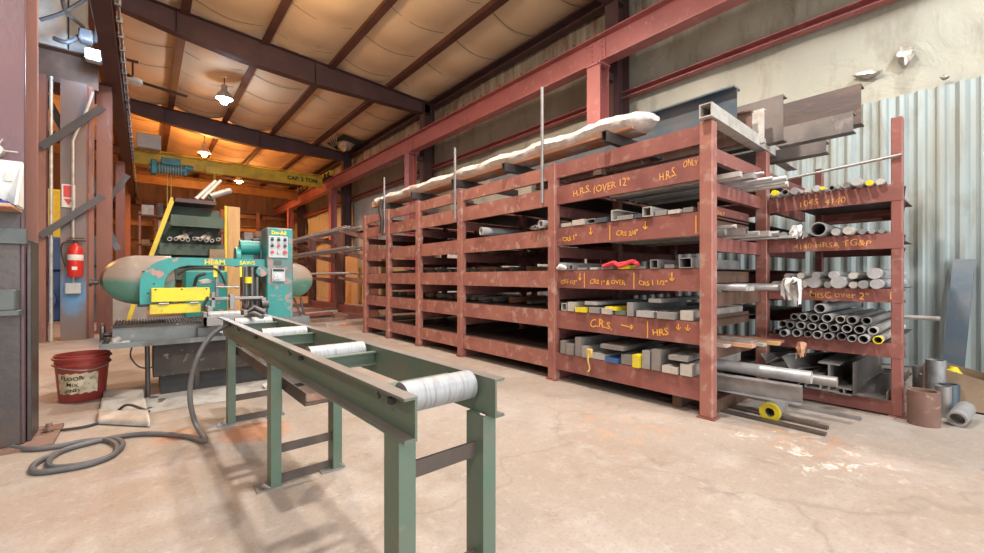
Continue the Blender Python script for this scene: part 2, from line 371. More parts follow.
def isec(w, h, t=.012, tw=.009):   # I / H section, w flange width, h depth
    return [(-w/2, -h/2), (w/2, -h/2), (w/2, -h/2+t), (tw/2, -h/2+t), (tw/2, h/2-t), (w/2, h/2-t), (w/2, h/2), (-w/2, h/2), (-w/2, h/2-t), (-tw/2, h/2-t), (-tw/2, -h/2+t), (-w/2, -h/2+t)]
def csec(w, h, t=.006, flip=1):   # channel with its back at side 0, flanges to +side
    return [(0, -h/2), (w*flip, -h/2), (w*flip, -h/2+t), (t*flip, -h/2+t), (t*flip, h/2-t), (w*flip, h/2-t), (w*flip, h/2), (0, h/2)]
def lsec(w, h, t=.006): return [(0, 0), (w, 0), (w, t), (t, t), (t, h), (0, h)]
def boxsec_mb(mb, p, q, w, h, t=.006, up=(0, 0, 1)):   # hollow rectangular tube
    p = Vector(p); q = Vector(q); d = (q-p).normalized(); up = Vector(up); sd = d.cross(up).normalized(); u = sd.cross(d)
    def rg(e, a, b): return [e+sd*x*a/2+u*y*b/2 for x, y in ((-1, -1), (1, -1), (1, 1), (-1, 1))]
    vs = rg(p, w, h)+rg(q, w, h)+rg(p, w-2*t, h-2*t)+rg(q, w-2*t, h-2*t); fs = []
    for i in range(4):
        j = (i+1) % 4
        fs += [(i, j, 4+j, 4+i), (8+j, 8+i, 12+i, 12+j), (j, i, 8+i, 8+j), (4+i, 4+j, 12+j, 12+i)]
    return mb.add(vs, fs)

# ================================================================== SETTING
XW = 6.56
mb = MB().box((-9, -5, -.2), (XW+.2, 30, 0)); struct('floor', mb, 'floor')
mb = MB().box((XW+.04, -5, 0), (XW+.2, 30, 6.4)); 
# slightly billowed facing
ny, nz = 140, 26
vs = []; rng = random.Random(3)
for i in range(ny+1):
    for j in range(nz+1):
        y = -5+35*i/ny; z = 6.4*j/nz
        b = .035*math.sin(y*4.2+math.sin(z*2))*math.sin(z*3.1+y)+.03*math.sin(y*1.9+z*5)
        vs.append((XW+.0-b*.7, y, z))
fs = [(i*(nz+1)+j, (i+1)*(nz+1)+j, (i+1)*(nz+1)+j+1, i*(nz+1)+j+1) for i in range(ny) for j in range(nz)]
mb.add(vs, fs, True); struct('wall_right', mb, 'wall')
mb = MB().box((-9, 27, 0), (XW, 27.2, 6.8))
for k in range(60):
    x = -8.9+k*.26; mb.box((x, 26.96, 0), (x+.06, 27.0, 6.8))
struct('wall_far', mb, 'farwall')
mb = MB().box((-9.2, -5, 0), (-9, 30, 6.9)); struct('wall_left', mb, 'farwall')
# ceiling : sagging insulation blankets between the purlins
PUR = [6.5, 5.02, 3.52, 2.06, .62, -.85, -2.3, -3.8, -5.3, -6.8, -8.3]
cz = lambda x: 6.12+.06*(6.56-x)
vs = []; xs = []
for a, b in zip(PUR[:-1], PUR[1:]):
    for k in range(6): xs.append((a+(b-a)*k/6, math.sin(PI*k/6)))
xs.append((PUR[-1], 0)); xs.append((-9.1, 0)); xs.insert(0, (XW+.1, 0))
NY = 216; seam = 1.25
for x, s in xs:
    for j in range(NY+1):
        y = -5+35*j/NY; ph = (y % seam)/seam
        sag = s*(.10+.05*math.sin(PI*ph)+.02*math.sin(y*.9+x*2))
        vs.append((x, y, cz(x)-sag))
mb = MB(); mb.add(vs, [(i*(NY+1)+j, i*(NY+1)+j+1, (i+1)*(NY+1)+j+1, (i+1)*(NY+1)+j) for i in range(len(xs)-1) for j in range(NY)], True)
n0 = len(mb.v); o = None
mb.add([(-9.2, -5, 6.95), (XW+.3, -5, 6.95), (XW+.3, 30, 6.95), (-9.2, 30, 6.95)], [(0, 1, 2, 3)])
struct('ceiling', mb, 'ceil')
# shaded creases at each blanket seam, the shade put in as dark strips
mb = MB()
for j in range(1, 28):
    y = -5+j*seam
    for a, b in zip(PUR[:6], PUR[1:7]):
        pts = []
        for k in range(1, 12):
            t = k/12; x = a+(b-a)*t; s = math.sin(PI*t)
            pts.append((x, y-.0+.10*math.sin(PI*t), cz(x)-s*(.10+.012)-.006))
        for p, q in zip(pts[:-1], pts[1:]): mb.bar(p, q, .018, .006)
struct('trim_1', mb, 'ceilseam')
# lower corrugated lining on the right wall
vs = []; K = 460; y0, y1 = -4.2, 4.05
for i in range(K+1):
    y = y0+(y1-y0)*i/K; ph = (y/.15) % 1
    h = 0 if ph < .3 else (ph-.3)/.2 if ph < .5 else 1 if ph < .8 else (1-ph)/.2
    x = XW-.06-.035*h
    vs += [(x, y, .02), (x, y, 3.02)]
mb = MB().add(vs, [(2*i, 2*i+2, 2*i+3, 2*i+1) for i in range(K)], False)
mb.box((XW-.05, y0, .0), (XW-.035, y1, 3.0))
struct('wall_lining', mb, 'corr').name = 'trim_2'
# pale lower sheeting farther down the same wall
mb = MB().box((XW-.06, 4.35, 0), (XW-.03, 10.2, 2.7)); 
for k in range(19): mb.box((XW-.08, 4.4+k*.3, 0), (XW-.06, 4.45+k*.3, 2.7))
struct('trim_3', mb, 'white')
# small torn flaps in the wall facing
def tear(px, py, w, h, lab, seed):
    c = onX(px, py, XW-.06); rg = random.Random(seed); mb = MB(); n = 9; vs = []
    for i in range(n):
        t = i/(n-1); hh = h*math.sin(PI*t)**.7*(.8+.4*rg.random())
        for k in range(4):
            u = k/3; vs.append((c.x-.05*math.sin(PI*u)*(.6+rg.random()*.8)-.01, c.y+w*(t-.5), c.z+hh*(u-.5)+(t-.5)*w*.12))
    mb.add(vs, [(i*4+k, i*4+k+1, (i+1)*4+k+1, (i+1)*4+k) for i in range(n-1) for k in range(3)])
    mb.cyl((c.x, c.y+w*.4, c.z+h*.2), (c.x-.03, c.y-w*.45, c.z-h*.1), h*.08, n=7)
    solo('torn_wall_flap', mb, 'foil', lab, 'torn insulation', 'tears in the wall insulation')
tear(868, 74, .26, .12, 'torn crumpled flap in pale wall insulation just above the corrugated sheet', 4)
tear(905, 55, .16, .22, 'tall puckered tear in pale wall insulation right of the crumpled flap', 5)
tear(945, 78, .07, .05, 'smallest brown tear in pale wall insulation near right edge', 6)

# ------------------------------------------------------------------ roof steel
YR = [-2.1, 4.2, 10.5, 16.8, 23.1]
RW = ['behind the camera', 'nearest, entering at the top right corner', 'second, crossing the top left of the picture', 'third, behind the bluish white lamp', 'farthest, beyond the yellow cranes']
for i, Y in enumerate(YR):
    mb = MB(); t = .012; W = .11
    xs = [(6.35, 5.66), (3.15, 5.62), (1.6, 5.70), (.5, 5.86), (-.54, 6.05), (-3, 6.2), (-9, 6.35)]
    for (xa, za), (xb, zb) in zip(xs[:-1], xs[1:]):
        ta, tb = cz(xa)-.16, cz(xb)-.16
        mb.add([(xa, Y-t/2, za), (xb, Y-t/2, zb), (xb, Y-t/2, tb), (xa, Y-t/2, ta), (xa, Y+t/2, za), (xb, Y+t/2, zb), (xb, Y+t/2, tb), (xa, Y+t/2, ta)],
               [(0, 1, 2, 3), (7, 6, 5, 4)])
        mb.bar((xa, Y, za), (xb, Y, zb), W*2, .016); mb.bar((xa, Y, ta), (xb, Y, tb), W*2, .016)
    for x in (3.15, .5): mb.box((x-.006, Y-W, 5.66 if x > 1 else 5.88), (x+.006, Y+W, cz(x)-.17))
    if i: solo('roof_rafter', mb, 'rafter', 'dark purple roof rafter, '+RW[i], 'roof beam', 'roof rafters', loc=(0, Y, 5.6))
for i, x in enumerate(PUR[1:6]):
    mb = MB(); z = cz(x)-.09
    mb.sec((x, -4, z), (x, 26.9, z), [(-.05, -.085), (.0, -.085), (.0, -.08), (.004, -.08), (.004, .08), (.06, .08), (.06, .085), (-.004, .085), (-.004, -.08), (-.05, -.08)])
    mb.box((x-.08, -4, z-.10), (x+.08, 26.9, z-.086))
    solo('roof_purlin', mb, 'purlin', 'brown roof purlin running down the hall, %s' % nth(i, 5, 'right', 'left'), 'purlin', 'roof purlins', loc=(x, 0, z))
mb = MB(); mb.sec((XW-.09, -4, 5.93), (XW-.09, 26.9, 5.93), csec(.16, .18, .012, -1)); mb.box((XW-.3, -4, 6.0), (XW-.09, 26.9, 6.02))
solo('eave_strut', mb, 'rafter', 'dark brown eave strut where ceiling meets the right wall', 'roof beam', loc=(XW-.1, 0, 5.9))
mb = MB(); mb.sec((XW-.07, -4, 4.14), (XW-.07, 26.9, 4.14), csec(.14, .10, .01, -1))
for k in range(48): mb.cyl((XW-.16, -3.9+k*.33, 4.07), (XW-.16, -3.9+k*.33, 4.10), .008, n=5)
solo('wall_girt', mb, 'runway', 'red horizontal wall girt below the crane runway beam', 'wall beam', loc=(XW-.07, 0, 4.1))
mb = MB(); mb.sec((XW-.07, 4.3, 2.72), (XW-.07, 26.9, 2.72), csec(.14, .10, .01, -1))
solo('wall_girt', mb, 'brown_steel', 'dark lower wall girt behind the rack tops', 'wall beam', loc=(XW-.07, 8, 2.68))

# right crane runway : beam, its posts and the building columns behind
XR = 5.72
t_ = thing('crane_runway_beam', 'long red crane runway beam high along the right wall', 'crane rail beam', (XR, 0, 4.45))
mb = MB(); mb.sec((XR, -4, 4.68), (XR, 26.5, 4.68), isec(.22, .44, .018, .012)); build('girder', mb, 'runway', t_)
mb = MB(); mb.sec((XR, -4, 4.93), (XR, 26.5, 4.93), isec(.05, .05, .012, .012)); build('rail', mb, 'brown_steel', t_)
mb = MB()
for k in range(46):
    y = -3.8+k*.65; mb.cyl((XR-.07, y, 4.90), (XR-.07, y, 4.96), .008, n=6)
    mb.tube([(XR-.07, y, 4.95), (XR-.05, y, 4.975), (XR-.02, y, 4.955)], .007, 5, 2)
build('rail_clips', mb, 'rafter', t_)
for Y in YR[1:4]:
    mb = MB(); mb.box((XR-.012, Y-.16, 4.5), (XR-.02, Y+.16, 4.86))
    for dy in (-.1, .1):
        for k in range(4): mb.cyl((XR-.035, Y+dy, 4.55+k*.085), (XR-.015, Y+dy, 4.55+k*.085), .014, n=6)
    build('splice_plate', mb, 'runway', t_)
DW = ['just behind the camera right', 'nearest, right of the grey pole', 'second, above the far end of the pipe rack', 'third, behind the cantilever rack', 'farthest down the right side']
for i, Y in enumerate(YR):
    if i == 0: continue
    mb = MB(); mb.sec((XR, Y, .02), (XR, Y, 4.46), isec(.26, .24, .014, .010), up=(1, 0, 0)); mb.box((XR-.16, Y-.16, 0), (XR+.16, Y+.16, .02))
    mb.box((XR-.14, Y-.14, 4.42), (XR+.14, Y+.14, 4.46))
    for k in range(4): mb.cyl((XR-.15+.1*k, Y-.1, 4.40), (XR-.15+.1*k, Y-.1, 4.5), .012, n=6)
    solo('runway_post', mb, 'runway', 'red post under right crane runway, '+DW[i], 'column', 'right crane runway posts', loc=(XR, Y, 0))
    mb = MB(); mb.sec((6.26, Y, .02), (6.26, Y, 5.95), isec(.26, .34, .014, .012), up=(1, 0, 0)); mb.box((6.05, Y-.16, 0), (6.45, Y+.16, .02))
    mb.box((XR+.13, Y-.05, 4.3), (6.1, Y+.05, 4.42))
    solo('building_column', mb, 'rafter', 'dark building column against the right wall, '+DW[i], 'column', 'right wall columns', loc=(6.26, Y, 0))

# left crane runway
XL = -.42
t_ = thing('crane_runway_beam', 'dark crane runway beam overhead above the left row of columns', 'crane rail beam', (XL, 0, 4.4))
mb = MB(); mb.sec((XL, 4.5, 4.62), (XL, 26.5, 4.62), isec(.20, .44, .018, .012)); build('girder', mb, 'rafter', t_)
mb = MB(); mb.sec((XL, 4.5, 4.87), (XL, 26.5, 4.87), isec(.05, .05, .012, .012)); build('rail', mb, 'brown_steel', t_)
mb = MB(); mb.cyl((XL+.14, 4.5, 4.72), (XL+.14, 26.5, 4.72), .018, n=8)
for k in range(40): mb.box((XL+.10, 4.6+k*.5, 4.68), (XL+.17, 4.64+k*.5, 4.76))
build('conductor_bar', mb, 'steel', t_)
for i, Y in enumerate([10.3, 16.6, 22.8]):
    mb = MB(); x = -.56
    mb.sec((x, Y, .02), (x, Y, 4.4), isec(.20, .30, .014, .010), up=(0, 1, 0)); mb.box((x-.16, Y-.2, 0), (x+.16, Y+.2, .02))
    solo('runway_post', mb, 'col', 'pinkish red post under the left crane runway, '+['left of the saw', 'second behind the saw', 'farthest'][i], 'column', 'left crane runway posts', loc=(x, Y, 0))

# ------------------------------------------------------------------ left foreground column with boxes
t_ = thing('steel_column', 'large scuffed purple grey steel column at the left edge', 'column', (-.74, 3.78, 0))
mb = MB(); mb.box((-1.0, 3.66, .02), (-.545, 3.685, 5.6), .004); build('flange', mb, 'colgrey', t_)
mb = MB(); mb.box((-.775, 3.685, .02), (-.76, 3.93, 5.6)); build('web', mb, 'colgrey', t_)
mb = MB(); mb.box((-1.0, 3.93, .02), (-.53, 3.955, 5.6), .004); build('flange', mb, 'col', t_)
mb = MB(); mb.box((-.545, 3.70, .02), (-.525, 3.93, 1.22), .003); build('cover_plate', mb, 'darkgrey', t_)
mb = MB(); mb.box((-1.0, 3.64, .02), (-.56, 3.66, 1.40), .003); build('cover_plate', mb, 'darkgrey', t_)
mb = MB(); mb.box((-1.1, 3.56, 0), (-.42, 4.02, .018)); build('base_plate', mb, 'rust', t_)
mb = MB(); mb.cyl((-.47, 3.85, .018), (-.47, 3.85, .07), .016, n=8); mb.cyl((-.47, 3.85, .03), (-.47, 3.85, .045), .03, n=6); build('anchor_bolt', mb, 'rust', t_)
mb = MB(); mb.box((-1.0, 3.60, 1.19), (-.53, 3.635, 1.28), .003); build('cross_bracket', mb, 'boxgrey', t_)
t_ = thing('junction_box', 'small grey green electrical box with yellow mark on left column', 'electrical box', (-.68, 3.6, .82))
mb = MB(); mb.box((-.80, 3.55, .81), (-.565, 3.64, .93), .006); mb.box((-.815, 3.54, .78), (-.55, 3.64, .812), .004); build('body', mb, 'boxgrey', t_)
mb = MB(); mb.box((-.645, 3.547, .88), (-.635, 3.55, .905)); mb.box((-.645, 3.547, .90), (-.625, 3.55, .905)); mb.box((-.645, 3.547, .89), (-.63, 3.55, .894)); build('yellow_mark', mb, 'yellow', t_)
t_ = thing('wall_shelf', 'small grey metal shelf with a hood on the left column', 'shelf', (-.75, 3.5, 1.39))
mb = MB(); mb.box((-1.0, 3.38, 1.375), (-.555, 3.66, 1.395), .004); build('shelf_board', mb, 'wood', t_)
mb = MB(); mb.box((-1.0, 3.63, 1.395), (-.55, 3.655, 1.67)); mb.add([(-.555, 3.63, 1.40), (-.555, 3.46, 1.40), (-.555, 3.63, 1.66), (-.545, 3.63, 1.40), (-.545, 3.46, 1.40), (-.545, 3.63, 1.66)], [(0, 1, 2), (5, 4, 3), (0, 3, 4, 1), (1, 4, 5, 2)])
build('back_panel', mb, 'white', t_)
mb = MB(); mb.box((-.62, 3.62, 1.55), (-.59, 3.63, 1.60)); build('latch', mb, 'steelw', t_)
mb = MB(); rg = random.Random(2)
for k in range(16):
    dx = rg.uniform(-.006, .006); mb.box((-1.0, 3.46+dx, 1.425+k*.0095), (-.655+dx, 3.62, 1.432+k*.0095))
solo('paper_stack', mb, 'paper', 'thick stack of white papers on the small column shelf', 'papers')
mb = MB(); mb.box((-1.0, 3.43, 1.396), (-.575, 3.625, 1.414), .002); mb.box((-1.0, 3.42, 1.414), (-.60, 3.62, 1.4245), .002)
solo('binder', mb, 'bluep', 'blue binder lying flat beneath the white papers', 'binder')
mb = MB(); mb.cyl((-.655, 3.60, 1.72), (-.655, 3.66, 1.72), .035, n=10)
for a in range(5): mb.bar((-.655, 3.62, 1.72), (-.655+.09*math.cos(a*1.2), 3.61, 1.72+.07*math.sin(a*1.2)), .006, .006)
solo('wire_hook', mb, 'steelw', 'small grey wire hook above papers on left column', 'hook')

# second column group with the extinguisher
def hcol(name, x0, x1, y0, y1, m, label, top=4.1, web_x=True):
    mb = MB(); mb.box((x0, y0, 0), (x1, y0+.02, top)); mb.box((x0, y1-.02, 0), (x1, y1, top)); mb.box(((x0+x1)/2-.008, y0+.02, 0), ((x0+x1)/2+.008, y1-.02, top-.01))
    return solo(name, mb, m, label, 'column', None, ((x0+x1)/2, (y0+y1)/2, 0))
hcol('steel_column', -1.02, -.73, 9.35, 9.6, 'colblue', 'blue grey steel column carrying the fire extinguisher')
mb = MB(); mb.sec((-.68, 9.52, 0), (-.68, 9.52, 4.1), isec(.06, .16, .012, .01), up=(0, 1, 0)); mb.box((-.74, 9.40, 0), (-.715, 9.62, 4.1))
solo('steel_column', mb, 'col', 'narrow red edged column right beside the extinguisher column', 'column', loc=(-.68, 9.5, 0))
hcol('steel_column', -1.40, -1.17, 9.3, 9.5, 'col', 'dark red column left of the extinguisher column')
mb = MB(); mb.cyl((-1.12, 9.35, 0), (-1.12, 9.35, 4.1), .022, n=8)
solo('vertical_pipe', mb, 'steelw', 'thin vertical pipe standing left of the extinguisher column', 'pipe')
t_ = thing('column_cap_beam', 'deep brown beam across the column tops at upper left', 'beam', (-1.1, 9.9, 4.1))
mb = MB(); mb.sec((-1.75, 9.6, 4.36), (-.60, 9.6, 4.36), csec(.12, .50, .014, -1)); build('beam_web', mb, 'brown_steel', t_)
mb = MB(); mb.box((-1.75, 9.44, 4.60), (-.62, 9.72, 4.62)); build('top_plate', mb, 'brown_steel', t_)
def plate_brace(p, q, w, lab):
    mb = MB().bar(p, q, .016, w*.62, up=(0, 0, 1)); solo('diagonal_brace', mb, 'darkgrey', lab, 'brace', 'diagonal braces on the left columns')
plate_brace(onY(41, 147, 9.2), onY(103, 107, 9.2), .17, 'grey flat diagonal brace, uppermost across the left columns')
plate_brace(onY(40, 236, 9.2), onY(103, 196, 9.2), .15, 'grey flat diagonal brace crossing just above the extinguisher')
plate_brace(onY(104, 205, 10.9), onY(128, 175, 10.9), .15, 'short blue grey brace between the left runway posts')
mb = MB().bar(onY(45, 95, 11.3), onY(104, 205, 11.3), .03, .12).bar(onY(80, 170, 11.3), onY(118, 250, 11.3), .03, .10)
solo('diagonal_brace', mb, 'bluesteel', 'dark crossing braces behind the left columns', 'brace')
# extinguisher
ex = onY(75.5, 277, 9.24)
t_ = thing('fire_extinguisher', 'red fire extinguisher hanging on blue grey column', 'fire extinguisher', (ex.x, 9.22, ex.z))
r = .092; mb = MB().lathe((ex.x, 9.22, ex.z), [(r*.9, 0), (r, .02), (r, .40), (r*.8, .47), (r*.35, .51), (r*.3, .53)], 20); build('cylinder', mb, 'red', t_)
mb = MB().lathe((ex.x, 9.22, ex.z), [(r+.001, .26), (r+.002, .262), (r+.002, .345), (r+.001, .347)], 20, cap=False); build('label_band', mb, 'white', t_)
mb = MB().box((ex.x-.03, 9.126, ex.z+.11), (ex.x+.03, 9.13, ex.z+.16)); build('sticker', mb, 'white', t_)
mb = MB().cyl((ex.x, 9.22, ex.z+.53), (ex.x, 9.22, ex.z+.57), .03, n=8).box((ex.x-.1, 9.2, ex.z+.56), (ex.x+.12, 9.24, ex.z+.58)).box((ex.x-.08, 9.2, ex.z+.60), (ex.x+.1, 9.23, ex.z+.615)); build('valve_handle', mb, 'black', t_)
mb = MB().tube([(ex.x-.03, 9.2, ex.z+.55), (ex.x-.13, 9.18, ex.z+.52), (ex.x-.15, 9.18, ex.z+.38), (ex.x-.10, 9.16, ex.z+.15)], .012, 6); build('hose', mb, 'black', t_)
sg = onY(68.5, 196, 9.33)
t_ = thing('extinguisher_sign', 'small red and white arrow sign above the extinguisher', 'sign', (sg.x, 9.33, sg.z))
mb = MB().box((sg.x-.075, 9.32, sg.z-.18), (sg.x+.075, 9.335, sg.z+.18)); build('plate', mb, 'white', t_)
mb = MB().box((sg.x-.055, 9.315, sg.z-.02), (sg.x+.055, 9.32, sg.z+.16)).prism([(sg.x-.05, sg.z-.05), (sg.x, sg.z-.15), (sg.x+.05, sg.z-.05)], 9.315, 9.32); build('arrow', mb, 'red', t_)
c0 = onY(73.5, 288, 9.3)
t_ = thing('electrical_conduit', 'thin conduit bending down the extinguisher column to a grey box', 'conduit', (c0.x, 9.3, c0.z))
mb = MB().tube([onY(93, 92, 9.28), onY(86, 112, 9.28), onY(74, 138, 9.28), onY(73, 150, 9.28), onY(73, 220, 9.28), onY(73.5, 286, 9.28)], .018, 6, 4); build('pipe', mb, 'steelw', t_)
mb = MB().box((c0.x-.09, 9.22, c0.z-.09), (c0.x+.09, 9.32, c0.z+.08), .01); build('outlet_box', mb, 'panelgrey', t_)
# upper-left cabinet and cables
t_ = thing('electrical_cabinet', 'pale blue white cabinet with cables above the brown beam', 'electrical box', (-1.35, 9.9, 4.62))
mb = MB().box((-1.85, 9.75, 4.63), (-.98, 10.3, 6.0), .01); build('body', mb, 'white', t_)
mb = MB().box((-.96, 9.7, 4.4), (-.76, 10.1, 6.1), .01); build('side_duct', mb, 'panelgrey', t_)
mb = MB()
for k in range(5): mb.torus((-1.62, 9.6-.03*k, 5.62+.02*k), .30+.02*k, .022, 'Y', 24, 6)
solo('cable_coil', mb, 'hose', 'coiled grey cables hanging before the pale cabinet at top left', 'cable')
mb = MB()
for a, b, c_, d in (((62, -6), (66, 12), (84, 28), (88, 44)), ((90, -5), (94, 14), (97, 26), (95, 42)), ((40, 20), (60, 14), (78, 4), (92, -6)), ((54, 38), (66, 42), (78, 37), (86, 32))):
    mb.tube([onY(*a, 9.3), onY(*b, 9.25), onY(*c_, 9.3), onY(*d, 9.3)], .035 if a[1] == 38 else .028, 7, 5)
mb.box(onY(80, 33, 9.35), onY(93, 41, 9.1), .02)
solo('festoon_cables', mb, 'hose', 'tangle of thick dark cables beside the pale cabinet top left', 'cable')

# ------------------------------------------------------------------ lamps
def hibay(x, y, z, warm, lab, power, col, up=.06):
    t = thing('high_bay_lamp', lab, 'ceiling lamp', (x, y, z))
    mb = MB().lathe((x, y, z), [(.20, 0), (.205, .01), (.16, .12), (.09, .2), (.07, .22), (.07, .36), (.03, .38)], 24, cap=False); build('reflector', mb, 'steelw', t)
    mb = MB().lathe((x, y, z-.004), [(.001, 0), (.12, -.02), (.19, .004)], 20, cap=False); build('lens', mb, 'glass_lamp_o' if warm else 'glass_lamp_w', t)
    mb = MB().cyl((x, y, z+.36), (x, y, cz(x)-.02), .012, n=6); build('hanger', mb, 'rafter', t)
    mb = MB().lathe((x, y, z-.10), [(.01, -.05), (.07, -.03), (.095, .02), (.07, .08), (.03, .11)], 16); build('bulb', mb, 'glass_lamp_o' if warm else 'glass_lamp_w', t)
    l = bpy.data.lights.new('lamp_light', 'SPOT'); l.energy = power; l.color = col; l.shadow_soft_size = .13; l.spot_size = R(165); l.spot_blend = .4
    lo = bpy.data.objects.new('lamp_light', l); COL.objects.link(lo); lo.parent = t; lo.location = (0, 0, -.30)
    l = bpy.data.lights.new('lamp_glow', 'POINT'); l.energy = power*up; l.color = col; l.shadow_soft_size = .12
    lo = bpy.data.objects.new('lamp_glow', l); COL.objects.link(lo); lo.parent = t; lo.location = (0, 0, -.34)
    return t
WARM = (1, .42, .12); COOL = (.72, .86, 1.0); NEU = (1, .93, .85)
hibay(1.62, 13.1, 5.72, False, 'bluish white ceiling lamp glaring in the left bay', 420, (.62, .78, 1.0), .10)
hibay(1.66, 18.4, 5.50, True, 'orange sodium ceiling lamp hanging by the yellow crane', 600, WARM, .35)
hibay(-4.6, 12.0, 5.60, True, 'orange lamp over the neighbouring bay at left', 450, WARM, .3)
hibay(-4.6, 20.0, 5.60, True, 'orange lamp deep in the neighbouring bay', 450, WARM, .3)
hibay(3.4, 22.8, 5.50, True, 'orange lamp near the far wall', 350, WARM, .3)
hibay(1.66, 7.2, 5.75, True, 'orange lamp over the band saw above the picture edge', 300, (1, .66, .38), .3)
hibay(1.45, 1.6, 5.75, False, 'white lamp above the roller conveyor outside the picture', 700, NEU, .05)
hibay(2.5, 4.4, 5.8, False, 'added white fill lamp over the aisle beside the stock rack, above the picture', 420, (1, .90, .78), .12)  # unseen lamp added to brighten the rack fronts, wall and ceiling
hibay(4.0, -1.2, 5.6, False, 'white lamp over the right corner outside the picture', 420, (.92, .97, 1.0), .05)
hibay(-2.6, -1.5, 5.6, False, 'white lamp behind the camera', 420, NEU, .05)

c = onY(93, 58, 9.1)
t = thing('flood_light', 'small bluish flood light glaring below the pale cabinet', 'lamp', (c.x, 9.1, c.z))
mb = MB().box((c.x-.10, 9.12, c.z-.02), (c.x+.10, 9.3, c.z+.16), .02); build('housing', mb, 'panelgrey', t)
mb = MB().box((c.x-.08, 9.10, c.z), (c.x+.08, 9.12, c.z+.14)); build('lens', mb, 'glass_lamp_w', t)
l = bpy.data.lights.new('lamp_light', 'POINT'); l.energy = 45; l.color = (.5, .72, 1); l.shadow_soft_size = .08
lo = bpy.data.objects.new('lamp_light', l); COL.objects.link(lo); lo.parent = t; lo.location = (0, -.25, .07)
# ceiling fan
fx, fy, fz = -.22, 12.8, 5.55
t_ = thing('ceiling_fan', 'ceiling fan with pale motor and long dark blades at upper left', 'ceiling fan', (fx, fy, fz))
mb = MB().lathe((fx, fy, fz), [(.05, -.09), (.18, -.05), (.19, .03), (.10, .07), (.03, .09)], 20); build('motor', mb, 'white', t_)
mb = MB().cyl((fx, fy, fz+.08), (fx, fy, fz+.45), .02, n=8).bar((fx-.5, fy, fz+.45), (fx+.1, fy, fz+.45), .05, .05); build('bracket', mb, 'rafter', t_)
for a in (10, 130, 250):
    d = Vector((math.cos(R(a)), math.sin(R(a)), 0)); mb = MB().bar(Vector((fx, fy, fz+.01))+d*.15, Vector((fx, fy, fz-.03))+d*1.05, .15, .014); build('blade', mb, 'black', t_)

# torn silver insulation hanging from the ceiling
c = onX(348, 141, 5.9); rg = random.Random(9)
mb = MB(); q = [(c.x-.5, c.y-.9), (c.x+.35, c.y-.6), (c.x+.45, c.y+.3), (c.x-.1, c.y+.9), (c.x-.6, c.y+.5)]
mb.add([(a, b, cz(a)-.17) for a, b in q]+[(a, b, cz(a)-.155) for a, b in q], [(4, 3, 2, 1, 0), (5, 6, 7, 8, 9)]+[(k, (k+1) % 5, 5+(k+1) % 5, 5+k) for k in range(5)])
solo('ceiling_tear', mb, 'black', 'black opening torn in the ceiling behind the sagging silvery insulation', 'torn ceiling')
mb = MB(); n = 10; k_ = 10; vs = []
for i in range(n):
    for k in range(k_):
        u = i/(n-1); w = k/(k_-1)
        vs.append((c.x-.55+u*.9+.05*rg.random(), c.y-.7+w*1.5+.06*rg.random(), c.z+.32-.75*math.sin(PI*w)*math.sin(PI*(u*.8+.1))+.06*rg.random()))
mb.add(vs, [(i*k_+k, i*k_+k+1, (i+1)*k_+k+1, (i+1)*k_+k) for i in range(n-1) for k in range(k_-1)])
for k in range(4): mb.tube([(c.x-.5+.1*k, c.y-.5, c.z+.3), (c.x-.6, c.y-.5+.2*k, c.z-.05), (c.x-.4, c.y+.1*k, c.z-.2), (c.x-.2, c.y+.4, c.z+.2)], .02, 5, 4)
solo('hanging_insulation', mb, 'foil', 'torn silvery insulation sagging from the ceiling above the runway', 'torn insulation')

# ------------------------------------------------------------------ overhead cranes
def crane(Y, z0, z1, x0, x1, m, lab, cap=False):
    t = thing('bridge_crane', lab, 'crane', ((x0+x1)/2, Y, z0))
    mb = MB().sec((x0, Y, (z0+z1)/2), (x1, Y, (z0+z1)/2), isec(.17, z1-z0, .02, .012)); g = build('girder', mb, m, t)
    mb = MB().cyl((x0, Y-.02, z1+.06), (x1, Y-.02, z1+.06), .02, n=8)
    for k in range(7): mb.bar((x0+.4+k*.85, Y, z1), (x0+.4+k*.85, Y, z1+.10), .03, .03)
    build('festoon_track', mb, m, t)
    for x in (XL, XR):
        e = .09 if x == XL else -.09
        mb = MB().box((x-.07, Y-.75, z0+.38), (x+.07, Y+.75, z0+.58), .01).box((x+min(e, 0), Y-.2, z1-.005), (x+max(e, 0)+.05*(1 if e > 0 else -1)*0, Y+.2, z0+.50)); et = build('end_truck', mb, m, t)
        for dy in (-.6, -.2, .2, .6):
            mb = MB().cyl((x-.09, Y+dy, z0+.43), (x+.09, Y+dy, z0+.43), .125, n=18).torus((x-.09, Y+dy, z0+.43), .10, .02, 'X', 16, 5); build('wheel', mb, 'black', et)
    if cap: text('CAP. 2 TON', .21, frameY(4.25, Y-.095, z0+.14), 'ink', g, 'lettering', off=.006); 
    return t
t_ = crane(17.7, 4.66, 5.08, -.31, 5.6, 'crane', 'yellow overhead bridge crane marked with its capacity', True)
hx = .35
mb = MB().box((hx-.55, 17.1, 5.06), (hx+.05, 17.5, 5.52), .02); build('control_cabinet', mb, 'boxgrey', t_).data.materials[0] = M['panelgrey']
h = thing('hoist_trolley', 'blue green electric hoist hanging under the yellow crane', 'hoist', (.62, 17.35, 4.35))
mb = MB().cyl((.25, 17.3, 4.52), (1.05, 17.3, 4.52), .17, n=18).cyl((.95, 17.3, 4.62), (1.25, 17.3, 4.62), .11, n=14).box((.4, 17.1, 4.62), (.9, 17.45, 4.85), .02); build('drum', mb, 'tealblue', h)
mb = MB().box((.15, 17.12, 4.30), (.3, 17.5, 4.75), .02).box((1.0, 17.15, 4.35), (1.08, 17.5, 4.7), .02).cyl((.1, 17.3, 4.5), (.17, 17.3, 4.5), .13, n=14); build('gearbox', mb, 'tealblue', h)
mb = MB()
